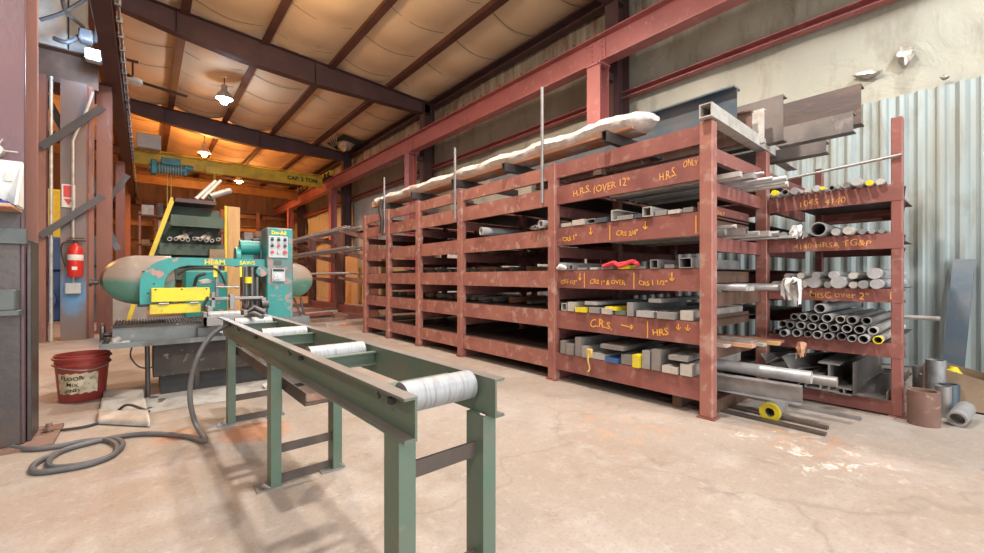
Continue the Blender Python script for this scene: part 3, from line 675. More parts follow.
for k in range(9): mb.torus((.36+k*.07, 17.3, 4.52), .175, .012, 'X', 18, 5)
build('rope_windings', mb, 'steelw', h)
mb = MB().cyl((.56, 17.3, 2.5), (.56, 17.3, 4.4), .012, n=6).cyl((.66, 17.3, 2.5), (.66, 17.3, 4.4), .012, n=6); build('wire_rope', mb, 'rope', h)
mb = MB().cyl((.52, 17.3, 2.42), (.70, 17.3, 2.42), .13, n=16).tube([(.61, 17.3, 2.3), (.61, 17.3, 2.15), (.70, 17.3, 2.05), (.64, 17.3, 1.98), (.55, 17.3, 2.05)], .025, 6, 4); build('hook_block', mb, 'steelw', h)
mb = MB().cyl((1.85, 17.3, 3.6), (1.85, 17.3, 4.6), .03, n=8).box((1.6, 17.2, 4.55), (2.1, 17.45, 4.78)); build('hoist_bracket', mb, 'crane', h)
crane(21.3, 4.66, 5.02, -.31, 5.6, 'crane2', 'second orange overhead crane behind the yellow one')

# ================================================================== MAIN RACK
PX0, PX1, PX2 = 3.07, 4.14, 5.44
PY = [1.32, 2.78, 4.33, 5.39, 6.37, 7.3]
BEAM = [(2.09, 1.955), (1.87, 1.70), (1.47, 1.30), (1.06, .895), (.675, .51), (.27, .11)]
rack = thing('pigeonhole_rack', 'long red steel stock rack with six levels and yellow marker writing', 'storage rack', (3.6, 4.2, 0))
for i, y in enumerate(PY):
    for x in (PX0, PX1, PX2):
        if x == PX2 and i == 0: continue
        mb = MB().box((x-.03, y-.045, .012), (x+.05, y+.045, 2.10 if x == PX0 else 2.08), .006); p = build('post', mb, 'rack_pale', rack)
        mb = MB().box((x-.04, y-.06, 0), (x+.06, y+.06, .012)); build('foot_plate', mb, 'rack', p)
beams = {}
for i in range(5):
    ya, yb = PY[i]+.045, PY[i+1]-.045
    for k, (zt, zb) in enumerate(BEAM):
        for x, d in ((PX0, 1), (PX2+.02, -1)):
            mb = MB().sec((x if d > 0 else x, ya, (zt+zb)/2), (x, yb, (zt+zb)/2), csec(.035, zt-zb, .006, 1))
            b = build('beam', mb, 'rack' if i == 0 else 'rack_pale', rack)
            if d > 0: beams[i, k] = b
    for k, (zt, zb) in enumerate(BEAM[1:]):
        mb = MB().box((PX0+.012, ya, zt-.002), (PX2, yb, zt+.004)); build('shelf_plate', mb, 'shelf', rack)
for i, y in enumerate(PY):
    for k, z in enumerate([1.945, 1.695, 1.295, .89, .505, .105]):
        mb = MB().sec((PX0+.05, y, z-.055), (PX2-.03, y, z-.055), csec(.045, .10, .006, 1 if i else -1)); build('side_channel', mb, 'rack' if k < 3 or i else 'brown_steel', rack)
# writing on the beams
def onbeam(i, k, s, px, py, size, m='chalk', jit=1, off=.0012):
    p = onX(px, py, PX0-.0015); return text(s, size, frameX(p.x, p.y, p.z), m, beams[i, k], 'lettering', off=off, jit=jit)
zt = lambda k: BEAM[k]
def sq(os_, k):
    y0 = max(v.co.y for o in os_ for v in o.data.vertices)
    for o in os_:
        for v in o.data.vertices: v.co.y = y0+(v.co.y-y0)*k
o_ = onbeam(0, 1, 'H.R.S. (OVER 12\'\'', 573, 196, .10, 'chalkd'); sq(o_, .94)
o_ = onbeam(0, 1, 'H.R.S.', 659, 180, .105, 'chalkd'); sq(o_, .62)
o_ = onbeam(0, 1, 'ONLY', 683, 168, .075, 'chalkd'); sq(o_, .60)
def tick(i, k, px, py0, py1, arrow=False):
    a = onX(px, py0, PX0-.002); b = onX(px, py1, PX0-.002); mb = MB().bar(a, b, .003, .008, up=(0, 1, 0))
    if arrow:
        for s in (-1, 1): mb.bar(b, b+Vector((0, s*.022, .03)), .003, .007, up=(0, 1, 0))
    build('marker_line', mb, 'chalk', beams[i, k])
def mark_zh(k, frac): zt_, zb_ = BEAM[k]; return zb_+(zt_-zb_)*frac
def wr(k, y, s, size, m='chalk'):
    z = mark_zh(k, .25); text(s, size, frameX(PX0-.0015, y, z), m, beams[0, k], 'lettering', off=.0011, jit=1)
def dn(k, y, h=.07, arrow=True):
    z1 = mark_zh(k, .85); mb = MB().bar((PX0-.002, y, z1), (PX0-.002, y, z1-h), .003, .007, up=(0, 1, 0))
    if arrow:
        for s in (-1, 1): mb.bar((PX0-.002, y, z1-h), (PX0-.002, y+s*.018, z1-h+.028), .003, .006, up=(0, 1, 0))
    build('marker_line', mb, 'chalk', beams[0, k])
wr(2, 2.66, 'CRS 1"', .07); dn(2, 2.33); dn(2, 2.13, .13, False); wr(2, 2.07, 'CRS 3/4"', .065); dn(2, 1.80); dn(2, 1.40, .13, False)
wr(3, 2.68, 'CRS 1/2"', .06); dn(3, 2.45); dn(3, 2.40, .13, False); wr(3, 2.34, 'CRS 1" & OVER', .062); dn(3, 1.90, .13, False); wr(3, 1.86, 'CRS 1 1/2"', .062); dn(3, 1.58)
wr(4, 2.34, 'C.R.S.', .11); dn(4, 1.78, .13, False); wr(4, 1.74, 'HRS', .085); dn(4, 1.53, .05); dn(4, 1.46, .05)
mb = MB().bar((PX0-.002, 2.02, .60), (PX0-.002, 1.91, .585), .003, .008).bar((PX0-.002, 1.91, .585), (PX0-.002, 1.93, .61), .003, .008).bar((PX0-.002, 1.91, .585), (PX0-.002, 1.935, .57), .003, .008); build('marker_line', mb, 'chalk', beams[0, 4])

# ------------------------------------------------------------------ bar stock
SOCK = {'x': None}
def stock(kind, name, p, q, w, h, m, lab, cat, group, wall=.72, up=(0, 0, 1)):
    mb = MB(); p = Vector(p); q = Vector(q)
    if kind == 'flat': mb.bar(p, q, w, h, up)
    elif kind == 'round': mb.cyl(p, q, w/2, n=14)
    elif kind == 'pipe': mb.cyl(p, q, w/2, n=18, hole=wall)
    elif kind == 'square': boxsec_mb(mb, p, q, w, h, .006)
    elif kind == 'chan': mb.sec(p, q, csec(w, h, .007))
    elif kind == 'chanr': mb.sec(p, q, csec(w, h, .007, -1))
    elif kind == 'angle': mb.sec(p, q, lsec(w, h, .006))
    elif kind == 'ibeam': mb.sec(p, q, isec(w, h, .010, .007))
    return solo(name, mb, m, lab, cat, group)
def fill_shelf(items, zs, shelfname, group):
    """items: list of (kind, width, height, material, adjective, overhang) laid left to right (from far y to near y)"""
    n = len(items); y = 2.68; tot = sum(it[1] for it in items); gap = (2.68-1.42-tot)/max(1, n-1)
    for i, it in enumerate(items):
        kind, w, h, m, adj, oh = it[:6]; base = zs+(it[6] if len(it) > 6 else 0)
        yc = y-w/2; sk = random.uniform(-.03, .03); x0 = PX0-oh
        nm = {'flat': 'flat_bar', 'round': 'round_bar', 'pipe': 'steel_pipe', 'square': 'square_tube', 'chan': 'channel_bar', 'angle': 'angle_bar'}[kind]
        cy = 0 if kind in ('flat', 'round', 'pipe', 'square') else 0
        zc = base+.006+h/2 if kind != 'angle' else base+.006
        stock(kind, nm, (x0, yc, zc), (x0+.95, yc+sk, zc), w*.94, h, m, '%s, %s on %s' % (adj, nth(i, n), shelfname), 'steel bar', group)
        y -= w+gap
# level 3
fill_shelf([('flat', .13, .035, 'steelw', 'wide tan flat steel bar', .0), ('flat', .15, .05, 'steelw', 'thick grey flat steel bar', .01), ('square', .10, .045, 'steel', 'grey rectangular tube', .0),
            ('flat', .12, .04, 'bluesteel', 'blue tinted flat bar', .02), ('chan', .07, .09, 'steelw', 'upright pale channel', .02), ('flat', .16, .035, 'steel', 'broad grey flat bar', .01), ('flat', .07, .03, 'bluesteel', 'narrow blue flat bar', .01),
            ('square', .08, .075, 'steelw', 'pale square tube', .03), ('flat', .10, .04, 'steel', 'grey flat bar', .0), ('flat', .10, .03, 'steelw', 'tan flat bar', .01), ('flat', .08, .035, 'steel3', 'dark flat bar', .0)],
           1.47, 'the third shelf of nearest bay', 'bars on the third shelf')
fill_shelf([('square', .06, .07, 'steel2', 'bright small square tube', .03), ('square', .05, .05, 'steel', 'small grey square tube', .01), ('flat', .10, .02, 'steel', 'thin grey flat bar', .0), ('flat', .09, .02, 'steelw', 'thin tan flat bar', .0),
            ('flat', .12, .03, 'steel3', 'dark flat bar', .01), ('flat', .11, .03, 'yellow', 'yellow painted flat bar', .01), ('flat', .10, .02, 'steel3', 'thin dark flat bar', .0), ('square', .07, .07, 'steel', 'square grey tube', .01),
            ('flat', .08, .03, 'steel3', 'dark short flat bar', .0), ('square', .10, .075, 'steel', 'wide grey tube', .02)],
           1.06, 'the fourth shelf of nearest bay', 'bars on the fourth shelf')
fill_shelf([('square', .07, .07, 'steelw', 'pale square tube', .0), ('flat', .08, .085, 'steelw', 'thick pale block bar', .01), ('flat', .12, .04, 'yellow', 'yellow ended flat bar', .03), ('flat', .12, .05, 'steel', 'grey flat bar', .01),
            ('flat', .10, .05, 'steelw', 'tan thick flat bar', .02), ('flat', .11, .035, 'conv', 'greenish flat bar', .0), ('flat', .06, .11, 'steel', 'tall grey bar', .02), ('flat', .16, .05, 'steel2', 'wide bright flat bar', .02),
            ('flat', .15, .05, 'steel', 'wide dull flat bar', .03), ('flat', .10, .07, 'steelw', 'thick tan bar', .0)],
           .675, 'the fifth shelf of nearest bay', 'bars on the fifth shelf')
fill_shelf([('flat', .07, .12, 'steel3', 'tall dark block bar', .01), ('flat', .09, .10, 'steel3', 'squat dark block bar', .02), ('flat', .07, .17, 'steel3', 'tallest upright block bar', .01), ('flat', .08, .10, 'steel', 'grey square block bar', .02), ('flat', .16, .05, 'steel2', 'wide bright flat bar', .0),
            ('flat', .13, .035, 'blue', 'blue painted flat bar', .03), ('flat', .13, .08, 'steel3', 'dark thick slab', .0), ('flat', .06, .10, 'yellow', 'bar with yellow painted end', .05), ('flat', .07, .14, 'steel', 'tall grey slab on edge', .02),
            ('flat', .08, .16, 'steel3', 'tall dark slab on edge', .02), ('flat', .13, .05, 'steelw', 'tan bar', .03), ('flat', .09, .085, 'steelw', 'thick end bar', .02)],
           .27, 'the lowest shelf of nearest bay', 'blocks on the lowest shelf')
def toplay(y, z, w, h, m, lab, oh=.0, sk=0):
    stock('flat', 'flat_bar', (PX0-oh, y, z+h/2), (PX0+.8, y+sk, z+h/2), w, h, m, lab, 'steel bar', 'bars stacked on other bars')
toplay(2.33, .75, .13, .03, 'steel2', 'bright flat bar lying across others on the fifth shelf, left middle', .0, .05)
toplay(2.12, .715, .12, .03, 'yellow', 'yellow edged bar lying on top at the fifth shelf', .0, -.04)
toplay(1.72, .80, .10, .03, 'steel', 'grey flat bar resting high on the fifth shelf, right middle', .0, .06)
toplay(2.10, .385, .22, .035, 'steel3', 'broad dark plate on top of the lowest shelf blocks', .02, .03)
toplay(1.52, .38, .14, .035, 'steel', 'grey plate on top at right end of the lowest shelf', .03, .05)
mb = MB().tube([(3.04, 2.18, 1.09), (3.05, 2.08, 1.12), (3.03, 2.0, 1.09), (3.06, 1.92, 1.125), (3.05, 1.85, 1.10)], .018, 7).tube([(3.06, 2.12, 1.10), (3.08, 1.98, 1.12), (3.05, 1.88, 1.13)], .014, 6)
solo('red_strap', mb, 'redcloth', 'crumpled red strap on the fourth shelf of the nearest bay', 'strap')
mb = MB().box((3.03, 2.62, 1.065), (3.10, 2.70, 1.13), .02).tube([(3.02, 2.68, 1.08), (3.0, 2.62, 1.10), (3.03, 2.58, 1.08)], .014, 6)
solo('crumpled_wrap', mb, 'cloth', 'crumpled white wrap at left end of the fourth shelf', 'wrap')
mb = MB().tube([(3.02, 2.30, .34), (2.99, 2.30, .28), (3.0, 2.29, .20), (2.99, 2.30, .17)], .008, 6).box((3.0, 2.27, .29), (3.03, 2.33, .37), .01)
solo('hanging_tag', mb, 'rope', 'yellow tag dangling from the lowest shelf', 'tag')
# pipes in the other bays
stock('pipe', 'steel_pipe', (3.02, 3.86, 1.535), (3.9, 3.70, 1.535), .095, 0, 'steel2', 'white pipe lying alone on third shelf of the second bay', 'pipe', None)
stock('pipe', 'steel_pipe', (3.02, 2.90, 1.525), (3.9, 2.88, 1.525), .08, 0, 'steel2', 'larger pipe end beside the second rack post, third shelf', 'pipe', None)
stock('pipe', 'steel_pipe', (3.02, 2.98, 1.50), (3.9, 2.97, 1.50), .045, 0, 'steel', 'small pipe left of the larger pipe end by the second post', 'pipe', None)
stock('pipe', 'steel_pipe', (3.03, 3.035, 1.50), (3.9, 3.03, 1.50), .035, 0, 'steel', 'smallest pipe of three by the second post', 'pipe', None)
BN = ['second', 'third', 'fourth', 'fifth']
rg = random.Random(31)
for i in range(1, 5):
    for k in (3, 4):
        z = BEAM[k][0]; nb = 5 if i < 3 else 3
        for j in range(nb):
            y = PY[i]+.15+(PY[i+1]-PY[i]-.3)*j/(nb-1); w = rg.uniform(.05, .11); hh = rg.uniform(.03, .07)
            stock('flat', 'flat_bar', (3.5, y, z+.008+hh/2), (4.1, y, z+.008+hh/2), w, hh, rg.choice(['wood', 'steelw', 'steel']),
                  'short block deep in the %s bay on the %s shelf, %s' % (BN[i-1], ['', '', '', 'fourth', 'fifth'][k], nth(j, nb, 'right', 'left')), 'steel bar', 'blocks deep in the rack')

# on top of the rack
for i, (y, w) in enumerate([(2.13, .09), (3.42, .08), (4.40, .08), (5.45, .08), (6.5, .08)]):
    mb = MB(); boxsec_mb(mb, (2.985, y, 2.19), (4.1, y, 2.19), .05, .09)
    solo('spacer_tube', mb, 'darkgrey', 'short dark tube under the wrapped lumber, %s' % nth(i, 5, 'right', 'left'), 'tube', 'spacer tubes on the rack top')
mb = MB()
for a in range(3):
    for b in range(2): mb.box((3.12+a*.085, 1.95, 2.238+b*.05), (3.20+a*.085, 7.15, 2.285+b*.05), .003)
solo('lumber_bundle', mb, 'wood', 'long pinkish boards bundled along the top of the rack', 'lumber')
mb = MB(); n = 90; k_ = 14; vs = []; rg = random.Random(12)
for i in range(n):
    u = i/(n-1); y = 1.80+u*5.3; s = min(1, (u*n+1)/3.0, (1-u)*n/3+.3)
    for k in range(k_):
        a = 2*PI*k/k_; q = 1+.16*rg.random()
        vs.append((3.245+.155*math.cos(a)*q*s, y+.02*rg.random(), 2.318+(.085*math.sin(a)*q*s if math.sin(a) > 0 else .078*math.sin(a)*s)+.012*math.sin(y*9)))
mb.add(vs, [(i*k_+k, (i+1)*k_+k, (i+1)*k_+(k+1) % k_, i*k_+(k+1) % k_) for i in range(n-1) for k in range(k_)], True)
mb.add(vs, [tuple(range(k_))])
solo('plastic_wrap', mb, 'plasticwrap', 'cloudy plastic sheet wrapped around the lumber on the rack', 'plastic wrap')
for i, (y, z1, lab) in enumerate([(2.86, 2.86, 'nearest pole, tallest'), (4.36, 2.62, 'middle pole'), (6.38, 2.62, 'farthest pole, with a rag tied on it')]):
    mb = MB().cyl((3.0, y, 1.72), (3.0, y, z1), .015, n=10); solo('upright_pole', mb, 'steel3', 'thin grey pole standing above the rack front, '+lab, 'pole', 'poles on the rack front')
mb = MB().tube([(2.96, 6.38, 2.25), (2.94, 6.40, 2.1), (2.96, 6.37, 1.9), (2.95, 6.39, 1.7)], .035, 8)
solo('tied_rag', mb, 'grease', 'brown rag hanging from the farthest pole', 'rag')

# transverse tube and long beams lying across the rack top at its near end
mb = MB(); boxsec_mb(mb, (2.99, 1.30, 2.155), (5.2, 1.38, 2.155), .085, .095, .008)
solo('rectangular_tube', mb, 'steelw', 'rectangular tube laid across the near end of the rack top', 'tube')
def topbeam(kind, px, ptop, pbot, X, w, m, lab, L=3.2, flip=1):
    a = onX(px, ptop, X); b = onX(px, pbot, X); zc = (a.z+b.z)/2; h = a.z-b.z
    mb = MB()
    if kind == 'I': mb.sec((X, a.y, zc), (X, a.y+L, zc), isec(w, h, .014, .010))
    else: mb.sec((X, a.y, zc), (X, a.y+L, zc), csec(w, h, .012, flip))
    bz = zc-h/2
    if bz > 2.10: solo('packing_block', MB().box((X-.045, a.y+1.3, 2.085), (X+.045, a.y+1.4, bz)), 'brown_steel', 'packing block beneath: '+' '.join(lab.split()[:9]), 'block')
    return solo('steel_channel', mb, m, lab, 'steel beam', 'beams on top of the rack')
topbeam('I', 737, 87, 122, 3.75, .13, 'bluesteel', 'dark steel beam on the rack top, leftmost, behind the rectangular tube')
topbeam('C', 783, 94, 140, 4.16, .11, 'beamgrey', 'tall rust edged channel on the rack top, left of the big beam', 3.0, 1)
topbeam('C', 764, 108, 142, 4.0, .05, 'steelw', 'small pale channel nested beside the tall channel', 2.6, 1)
topbeam('I', 752, 110, 142, 3.9, .06, 'rust', 'small rusty beam nested left of the pale channel', 2.5)
topbeam('C', 861, 83, 123, 4.98, .15, 'rustbeam', 'largest rust streaked channel reaching furthest right on top', 3.8, 1)
topbeam('C', 853, 111, 131, 4.72, .12, 'beamgrey', 'grey channel under the largest rust streaked channel', 3.6, 1)
topbeam('C', 826, 140, 152, 4.45, .12, 'beamgrey', 'lowest flat channel of the pile on the rack top', 3.0, 1)
mb = MB()
for i, y in enumerate((1.55, 2.6, 3.7)): mb.box((4.0, y, 2.12), (5.4, y+.07, 2.13)); 
# ================================================================== RIGHT RACK
RX0, RX1 = 4.15, 5.50; RY0, RY1 = .47, 1.22
r2 = thing('end_rack', 'open red end rack holding pipes and rods by the corrugated wall', 'storage rack', (4.8, .85, 0))
for x, y, h in ((RX0, RY0, 2.14), (RX1, .62, 2.14), (RX1, RY1, 2.14)):
    mb = MB().box((x-.03, y-.03, .01), (x+.05, y+.03, h), .005); p = build('post', mb, 'rack', r2); mb = MB().box((x-.04, y-.045, 0), (x+.06, y+.045, .01)); build('foot_plate', mb, 'rack', p)
RB = [(1.665, 1.545), (1.315, 1.205), (.915, .815), (.52, .42), (.115, .015)]
rb = []
for k, (a, b) in enumerate(RB):
    mb = MB().sec((RX0-.034, RY0-.03, (a+b)/2), (RX0-.034, PY[0]-.055, (a+b)/2), csec(.04, a-b, .006, 1)); rb.append(build('beam', mb, 'rack', r2))
    mb = MB().sec((RX1+.05, .64, (a+b)/2), (RX1+.05, PY[0]-.055, (a+b)/2), csec(.04, a-b, .006, -1)); build('beam', mb, 'rack', r2)
    mb = MB().sec((RX0+.05, RY0, (a+b)/2-.005), (RX1-.03, .62, (a+b)/2-.005), csec(.04, a-b-.01, .006, 1)); build('side_channel', mb, 'rack', r2)
    mb = MB().box((RX0+.01, RY0+.05, a-.012), (RX1, PY[0]-.06, a-.006)); build('shelf_plate', mb, 'shelf', r2)
def wr2(k, y, s, size): text(s, size, frameX(RX0-.036, y, RB[k][1]+.025), 'chalkd', rb[k], 'lettering', off=.001, jit=1)
wr2(0, 1.05, '1045  4140', .075); wr2(1, 1.08, '4140 HRSA', .07); wr2(1, .77, 'TG&P', .075); wr2(2, .98, 'MISC over 2"', .075); mb = MB().bar((RX0-.037, .50, .89), (RX0-.037, .50, .84), .003, .006, up=(0, 1, 0)); build('marker_line', mb, 'chalkd', rb[2])

def rodrow(items, zs, xs0, lab_shelf, group, y_from=1.20, y_to=.53, row=''):
    n = len(items); tot = sum(i[1] for i in items); gap = (y_from-y_to-tot)/max(1, n-1); y = y_from
    for i, it in enumerate(items):
        kind, d, m, oh = it; yc = y-d/2; zc = zs+d/2; dz = random.uniform(-.01, .03)*0
        nm = {'round': 'round_bar', 'pipe': 'steel_pipe', 'flat': 'flat_bar'}[kind]
        ad = {'steel': 'grey', 'steel2': 'bright', 'steel3': 'dark', 'steelw': 'tan', 'yellow': 'yellow ended', 'rust': 'rusty', 'roller': 'galvanised'}[m]
        oh += random.uniform(-.02, .03)
        o_ = stock(kind, nm, (RX0-.05-oh, yc, zc), (RX0+1.15, yc+random.uniform(-.02, .02), zc), d, d, 'steelw' if m == 'yellow' else m, '%s %s, %s %s' % (ad, 'round bar' if kind == 'round' else 'hollow pipe' if kind == 'pipe' else 'square bar', nth(i, n), lab_shelf), 'pipe' if kind == 'pipe' else 'steel bar', group, .84)
        if m == 'yellow': build('painted_end', MB().cyl((RX0-.051-oh, yc, zc), (RX0-.02-oh, yc, zc), d/2+.001, n=16, hole=.8 if kind == 'pipe' else 0), 'yellow', o_)
        y -= d+gap
random.seed(5)
rodrow([('round', .03, 'steel2', .10), ('round', .045, 'yellow', .12), ('pipe', .05, 'steel', .08), ('round', .055, 'steel', .05), ('round', .025, 'steel2', .09), ('flat', .03, 'steelw', .12), ('round', .05, 'steel2', .04), ('round', .025, 'yellow', .10), ('pipe', .035, 'steel3', .06), ('round', .03, 'steel', .09), ('round', .045, 'steel3', .04), ('round', .06, 'steel2', .10), ('round', .04, 'yellow', .02), ('round', .045, 'steelw', .0)],
       1.665, 0, 'on the top level of the end rack', 'rods on the top level of the end rack', 1.24)
rodrow([('round', .06, 'steelw', .1), ('round', .055, 'steel', .07), ('round', .06, 'steel2', .05), ('round', .04, 'steel', .03), ('pipe', .11, 'steel', .09), ('round', .055, 'steel2', .03), ('round', .06, 'steelw', .06), ('round', .04, 'steel3', .02), ('round', .03, 'steel', .03), ('round', .035, 'steel3', .0)],
       1.315, 0, 'on the second level of the end rack', 'bars on the second level of the end rack', 1.24)
rodrow([('round', .05, 'steelw', .04), ('round', .055, 'steel', .08), ('round', .055, 'steelw', .05), ('round', .06, 'steelw', .03), ('round', .085, 'steel2', .08), ('round', .05, 'steel', .02), ('round', .09, 'steel2', .10), ('round', .05, 'steelw', .05), ('round', .06, 'steel', .04), ('round', .07, 'steel2', .05)],
       .915, 0, 'in the lower row, third level of end rack', 'bars on the third level of the end rack', 1.22)
rodrow([('round', .045, 'steelw', .0), ('round', .05, 'steelw', .02), ('round', .055, 'steel', .03), ('round', .06, 'steel2', .05), ('round', .05, 'steelw', .02), ('round', .08, 'steel2', .06)],
       .985, 0, 'in the upper row, third level of end rack', 'bars on the third level of the end rack', 1.15, .54)
P = 'pipe'
rodrow([(P, .05, 'steel', .05), (P, .055, 'steel2', .12), (P, .06, 'steel2', .08), (P, .05, 'steel', .05), (P, .06, 'steel2', .10), (P, .055, 'steel2', .07), (P, .06, 'steel', .05), (P, .05, 'steel2', .08), (P, .06, 'steel2', .10), (P, .055, 'yellow', .05)],
       .522, 0, 'in the bottom row of the pipe pile', 'pile of pipes on the fourth level', 1.20)
rodrow([(P, .055, 'steelw', .0), (P, .055, 'steel', .06), (P, .06, 'steel2', .05), (P, .055, 'steel2', .09), (P, .06, 'steel2', .04), (P, .055, 'steel', .08), (P, .06, 'steel2', .05), (P, .06, 'steel', .07), (P, .055, 'steelw', .03)],
       .584, 0, 'in the second row of the pipe pile', 'pile of pipes on the fourth level', 1.18, .56)
rodrow([(P, .05, 'steel', .0), (P, .06, 'steel2', .03), (P, .06, 'steel', .05), (P, .065, 'steel2', .07), (P, .055, 'steelw', .02), (P, .06, 'steel', .05), (P, .055, 'steel3', .03)],
       .650, 0, 'in the third row of the pipe pile', 'pile of pipes on the fourth level', 1.10, .60)
rodrow([(P, .075, 'steel2', .05)], .718, 0, 'on the very top of the pipe pile', 'pile of pipes on the fourth level', .93, .85)
# bottom level profiles
G = 'profiles on the bottom level of the end rack'
stock('square', 'square_tube', (4.02, .935, .18), (5.1, .93, .18), .10, .10, 'steel', 'grey square tube leaning beside the channels on the bottom level', 'steel bar', G)
mb = MB().sec((3.98, 1.10, .30), (5.0, .95, .22), csec(.06, .13, .007), up=(0, .5, .8)); solo('channel_bar', mb, 'steel3', 'long open channel tilted on the bottom level, left of centre', 'steel beam', G)
mb = MB().sec((4.0, 1.24, .28), (5.0, 1.2, .20), lsec(.09, .09, .007), up=(0, .6, .8)); solo('angle_bar', mb, 'steel', 'bent angle leaning at left of the bottom level', 'steel bar', G)
mb = MB().sec((4.0, 1.02, .16), (5.0, 1.0, .16), csec(.05, .09, .006), up=(0, -.6, .8)); solo('channel_bar', mb, 'steel3', 'small dark channel low in the middle of the bottom level', 'steel beam', G)
mb = MB().sec((4.05, .84, .23), (5.2, .84, .23), isec(.13, .22, .012, .010)); solo('wide_flange_beam', mb, 'steel3', 'upright wide flange beam on the bottom level, right of centre', 'steel beam', G)
mb = MB().sec((4.05, .75, .14), (5.2, .72, .14), isec(.09, .05, .009, .009)); solo('small_beam', mb, 'steel3', 'small low beam beside the big trough channel', 'steel beam', G)
mb = MB().sec((4.06, .60, .122), (5.2, .60, .122), [(-.10, 0), (.09, 0), (.09, .06), (.083, .06), (.083, .008), (-.093, .008), (-.093, .24), (-.10, .24)])
solo('trough_channel', mb, 'beamgrey', 'big open trough channel at right end of the bottom level', 'steel beam', G)
mb = MB().cyl((4.1, .44, 1.86), (4.1, 1.30, 1.80), .011, n=8); solo('thin_rod', mb, 'steel3', 'thin dark rod bridging above the top level of end rack', 'steel bar')

# bars that lie lengthwise and stick out past the end of the main rack
def longbars(items, z, lab, group):
    n = len(items)
    for i, (kind, x, y1, w, h, m, ad, dz) in enumerate(items):
        zc = z+h/2+dz; nm = {'round': 'round_bar', 'pipe': 'steel_pipe', 'flat': 'flat_bar', 'square': 'square_tube', 'chan': 'channel_bar'}[kind]
        y1 += .13
        stock(kind, nm, (x, y1, zc), (x-.02, 2.2, zc), w, h if kind != 'round' else w, m, ad+' '+lab, 'steel bar', group)
longbars([('flat', 3.20, 1.02, .05, .035, 'steelw', 'toothed looking pale flat bar nearest the post', .0), ('flat', 3.34, .98, .09, .035, 'steel', 'grey wedge ended flat bar', .0), ('round', 3.50, .92, .03, .03, 'steel2', 'bright thin round bar', 0), ('round', 3.60, .86, .04, .04, 'steel2', 'bright thicker round bar', 0), ('flat', 3.70, .90, .035, .025, 'steel', 'narrow flat bar', 0), ('round', 3.85, .92, .045, .045, 'steelw', 'tan round bar farthest back', 0), ('round', 3.42, .95, .022, .022, 'steel2', 'thinnest bright rod', .036)],
         1.70, 'jutting from main rack end, upper ledge', 'long bars jutting at the upper ledge')
longbars([('round', 3.20, 1.12, .045, .045, 'steel', 'grey round bar nearest the post', .0), ('square', 3.30, 1.02, .05, .05, 'steel3', 'dark square bar', 0), ('round', 3.42, .98, .035, .035, 'steel2', 'bright round bar', 0), ('flat', 3.55, .95, .06, .04, 'steelw', 'tan flat bar', 0), ('round', 3.68, .93, .05, .05, 'steel', 'dull round bar', 0), ('flat', 3.82, .90, .06, .02, 'steel2', 'bright flat bar', 0), ('round', 3.28, 1.08, .03, .03, 'steelw', 'upper tan rod', .05)],
         1.30, 'jutting from main rack end, second ledge', 'long bars jutting at the second ledge')
longbars([('round', 3.25, 1.0, .05, .05, 'steel2', 'bright round bar nearest the post', 0), ('flat', 3.40, 1.02, .10, .03, 'steelw', 'tan flat bar', 0), ('round', 3.56, .90, .045, .045, 'steel2', 'bright longest round bar', 0), ('pipe', 3.75, .95, .05, .05, 'steel', 'grey pipe', 0)],
         .90, 'jutting from main rack end, third ledge', 'long bars jutting at the third ledge')
longbars([('flat', 3.20, 1.1, .08, .02, 'steelw', 'pale flat strip nearest the post', 0), ('flat', 3.32, .98, .08, .025, 'wood', 'reddish flat strip', 0), ('flat', 3.45, .95, .07, .02, 'steelw', 'tan flat strip', 0), ('flat', 3.58, .90, .06, .025, 'ply', 'yellowish flat strip', 0), ('flat', 3.72, .92, .09, .02, 'rack_pale', 'pink ended flat strip', 0), ('flat', 3.38, 1.0, .12, .015, 'steel', 'upper grey strip', .027)],
         .50, 'jutting from main rack end, fourth ledge', 'flat strips jutting at the fourth ledge')
# rags tied round the bars
def rag(c, r, lab, seed, m='cloth', drop=.16):
    rg = random.Random(seed); mb = MB(); c = Vector(c)
    for k in range(16):
        u = rg.uniform(0, 6.28); d = Vector((math.cos(u), math.sin(u)*.8, rg.uniform(-.5, .5))).normalized(); sd = d.cross(Vector((rg.uniform(-1, 1), rg.uniform(-1, 1), 1))).normalized()
        pts = [c-d*r*.3]; L = rg.uniform(.5, 1.0)
        pts += [c+d*r*rg.uniform(.7, 1.1)+Vector((0, 0, r*.3)), c+d*r*rg.uniform(.8, 1.4)-Vector((0, 0, drop*.4*L)), c+d*r*rg.uniform(.5, 1.5)-Vector((0, 0, drop*L))]
        vs = []
        for q, p in enumerate(pts):
            w_ = r*rg.uniform(.25, .5)*(1 if q < 3 else .4); tw = sd*w_+Vector((rg.uniform(-1, 1), rg.uniform(-1, 1), rg.uniform(-1, 1)))*r*.15
            vs += [p-tw, p+tw*.2+Vector((0, 0, r*.12)), p+tw]
        mb.add(vs, [(3*q+e, 3*q+e+1, 3*q+e+4, 3*q+e+3) for q in range(3) for e in range(2)])
    solo('tied_rag', mb, m, lab, 'rag', 'rags on the bar ends')
rag((3.55, .95, .95), .055, 'white shredded rag tied on bars at the third ledge', 1)
rag((3.62, .93, 1.35), .035, 'small white rag on bars at the second ledge', 2, 'cloth', .08)
rag((3.72, .93, .50), .028, 'pinkish rag hanging below the flat strips', 3, 'wood', .10)
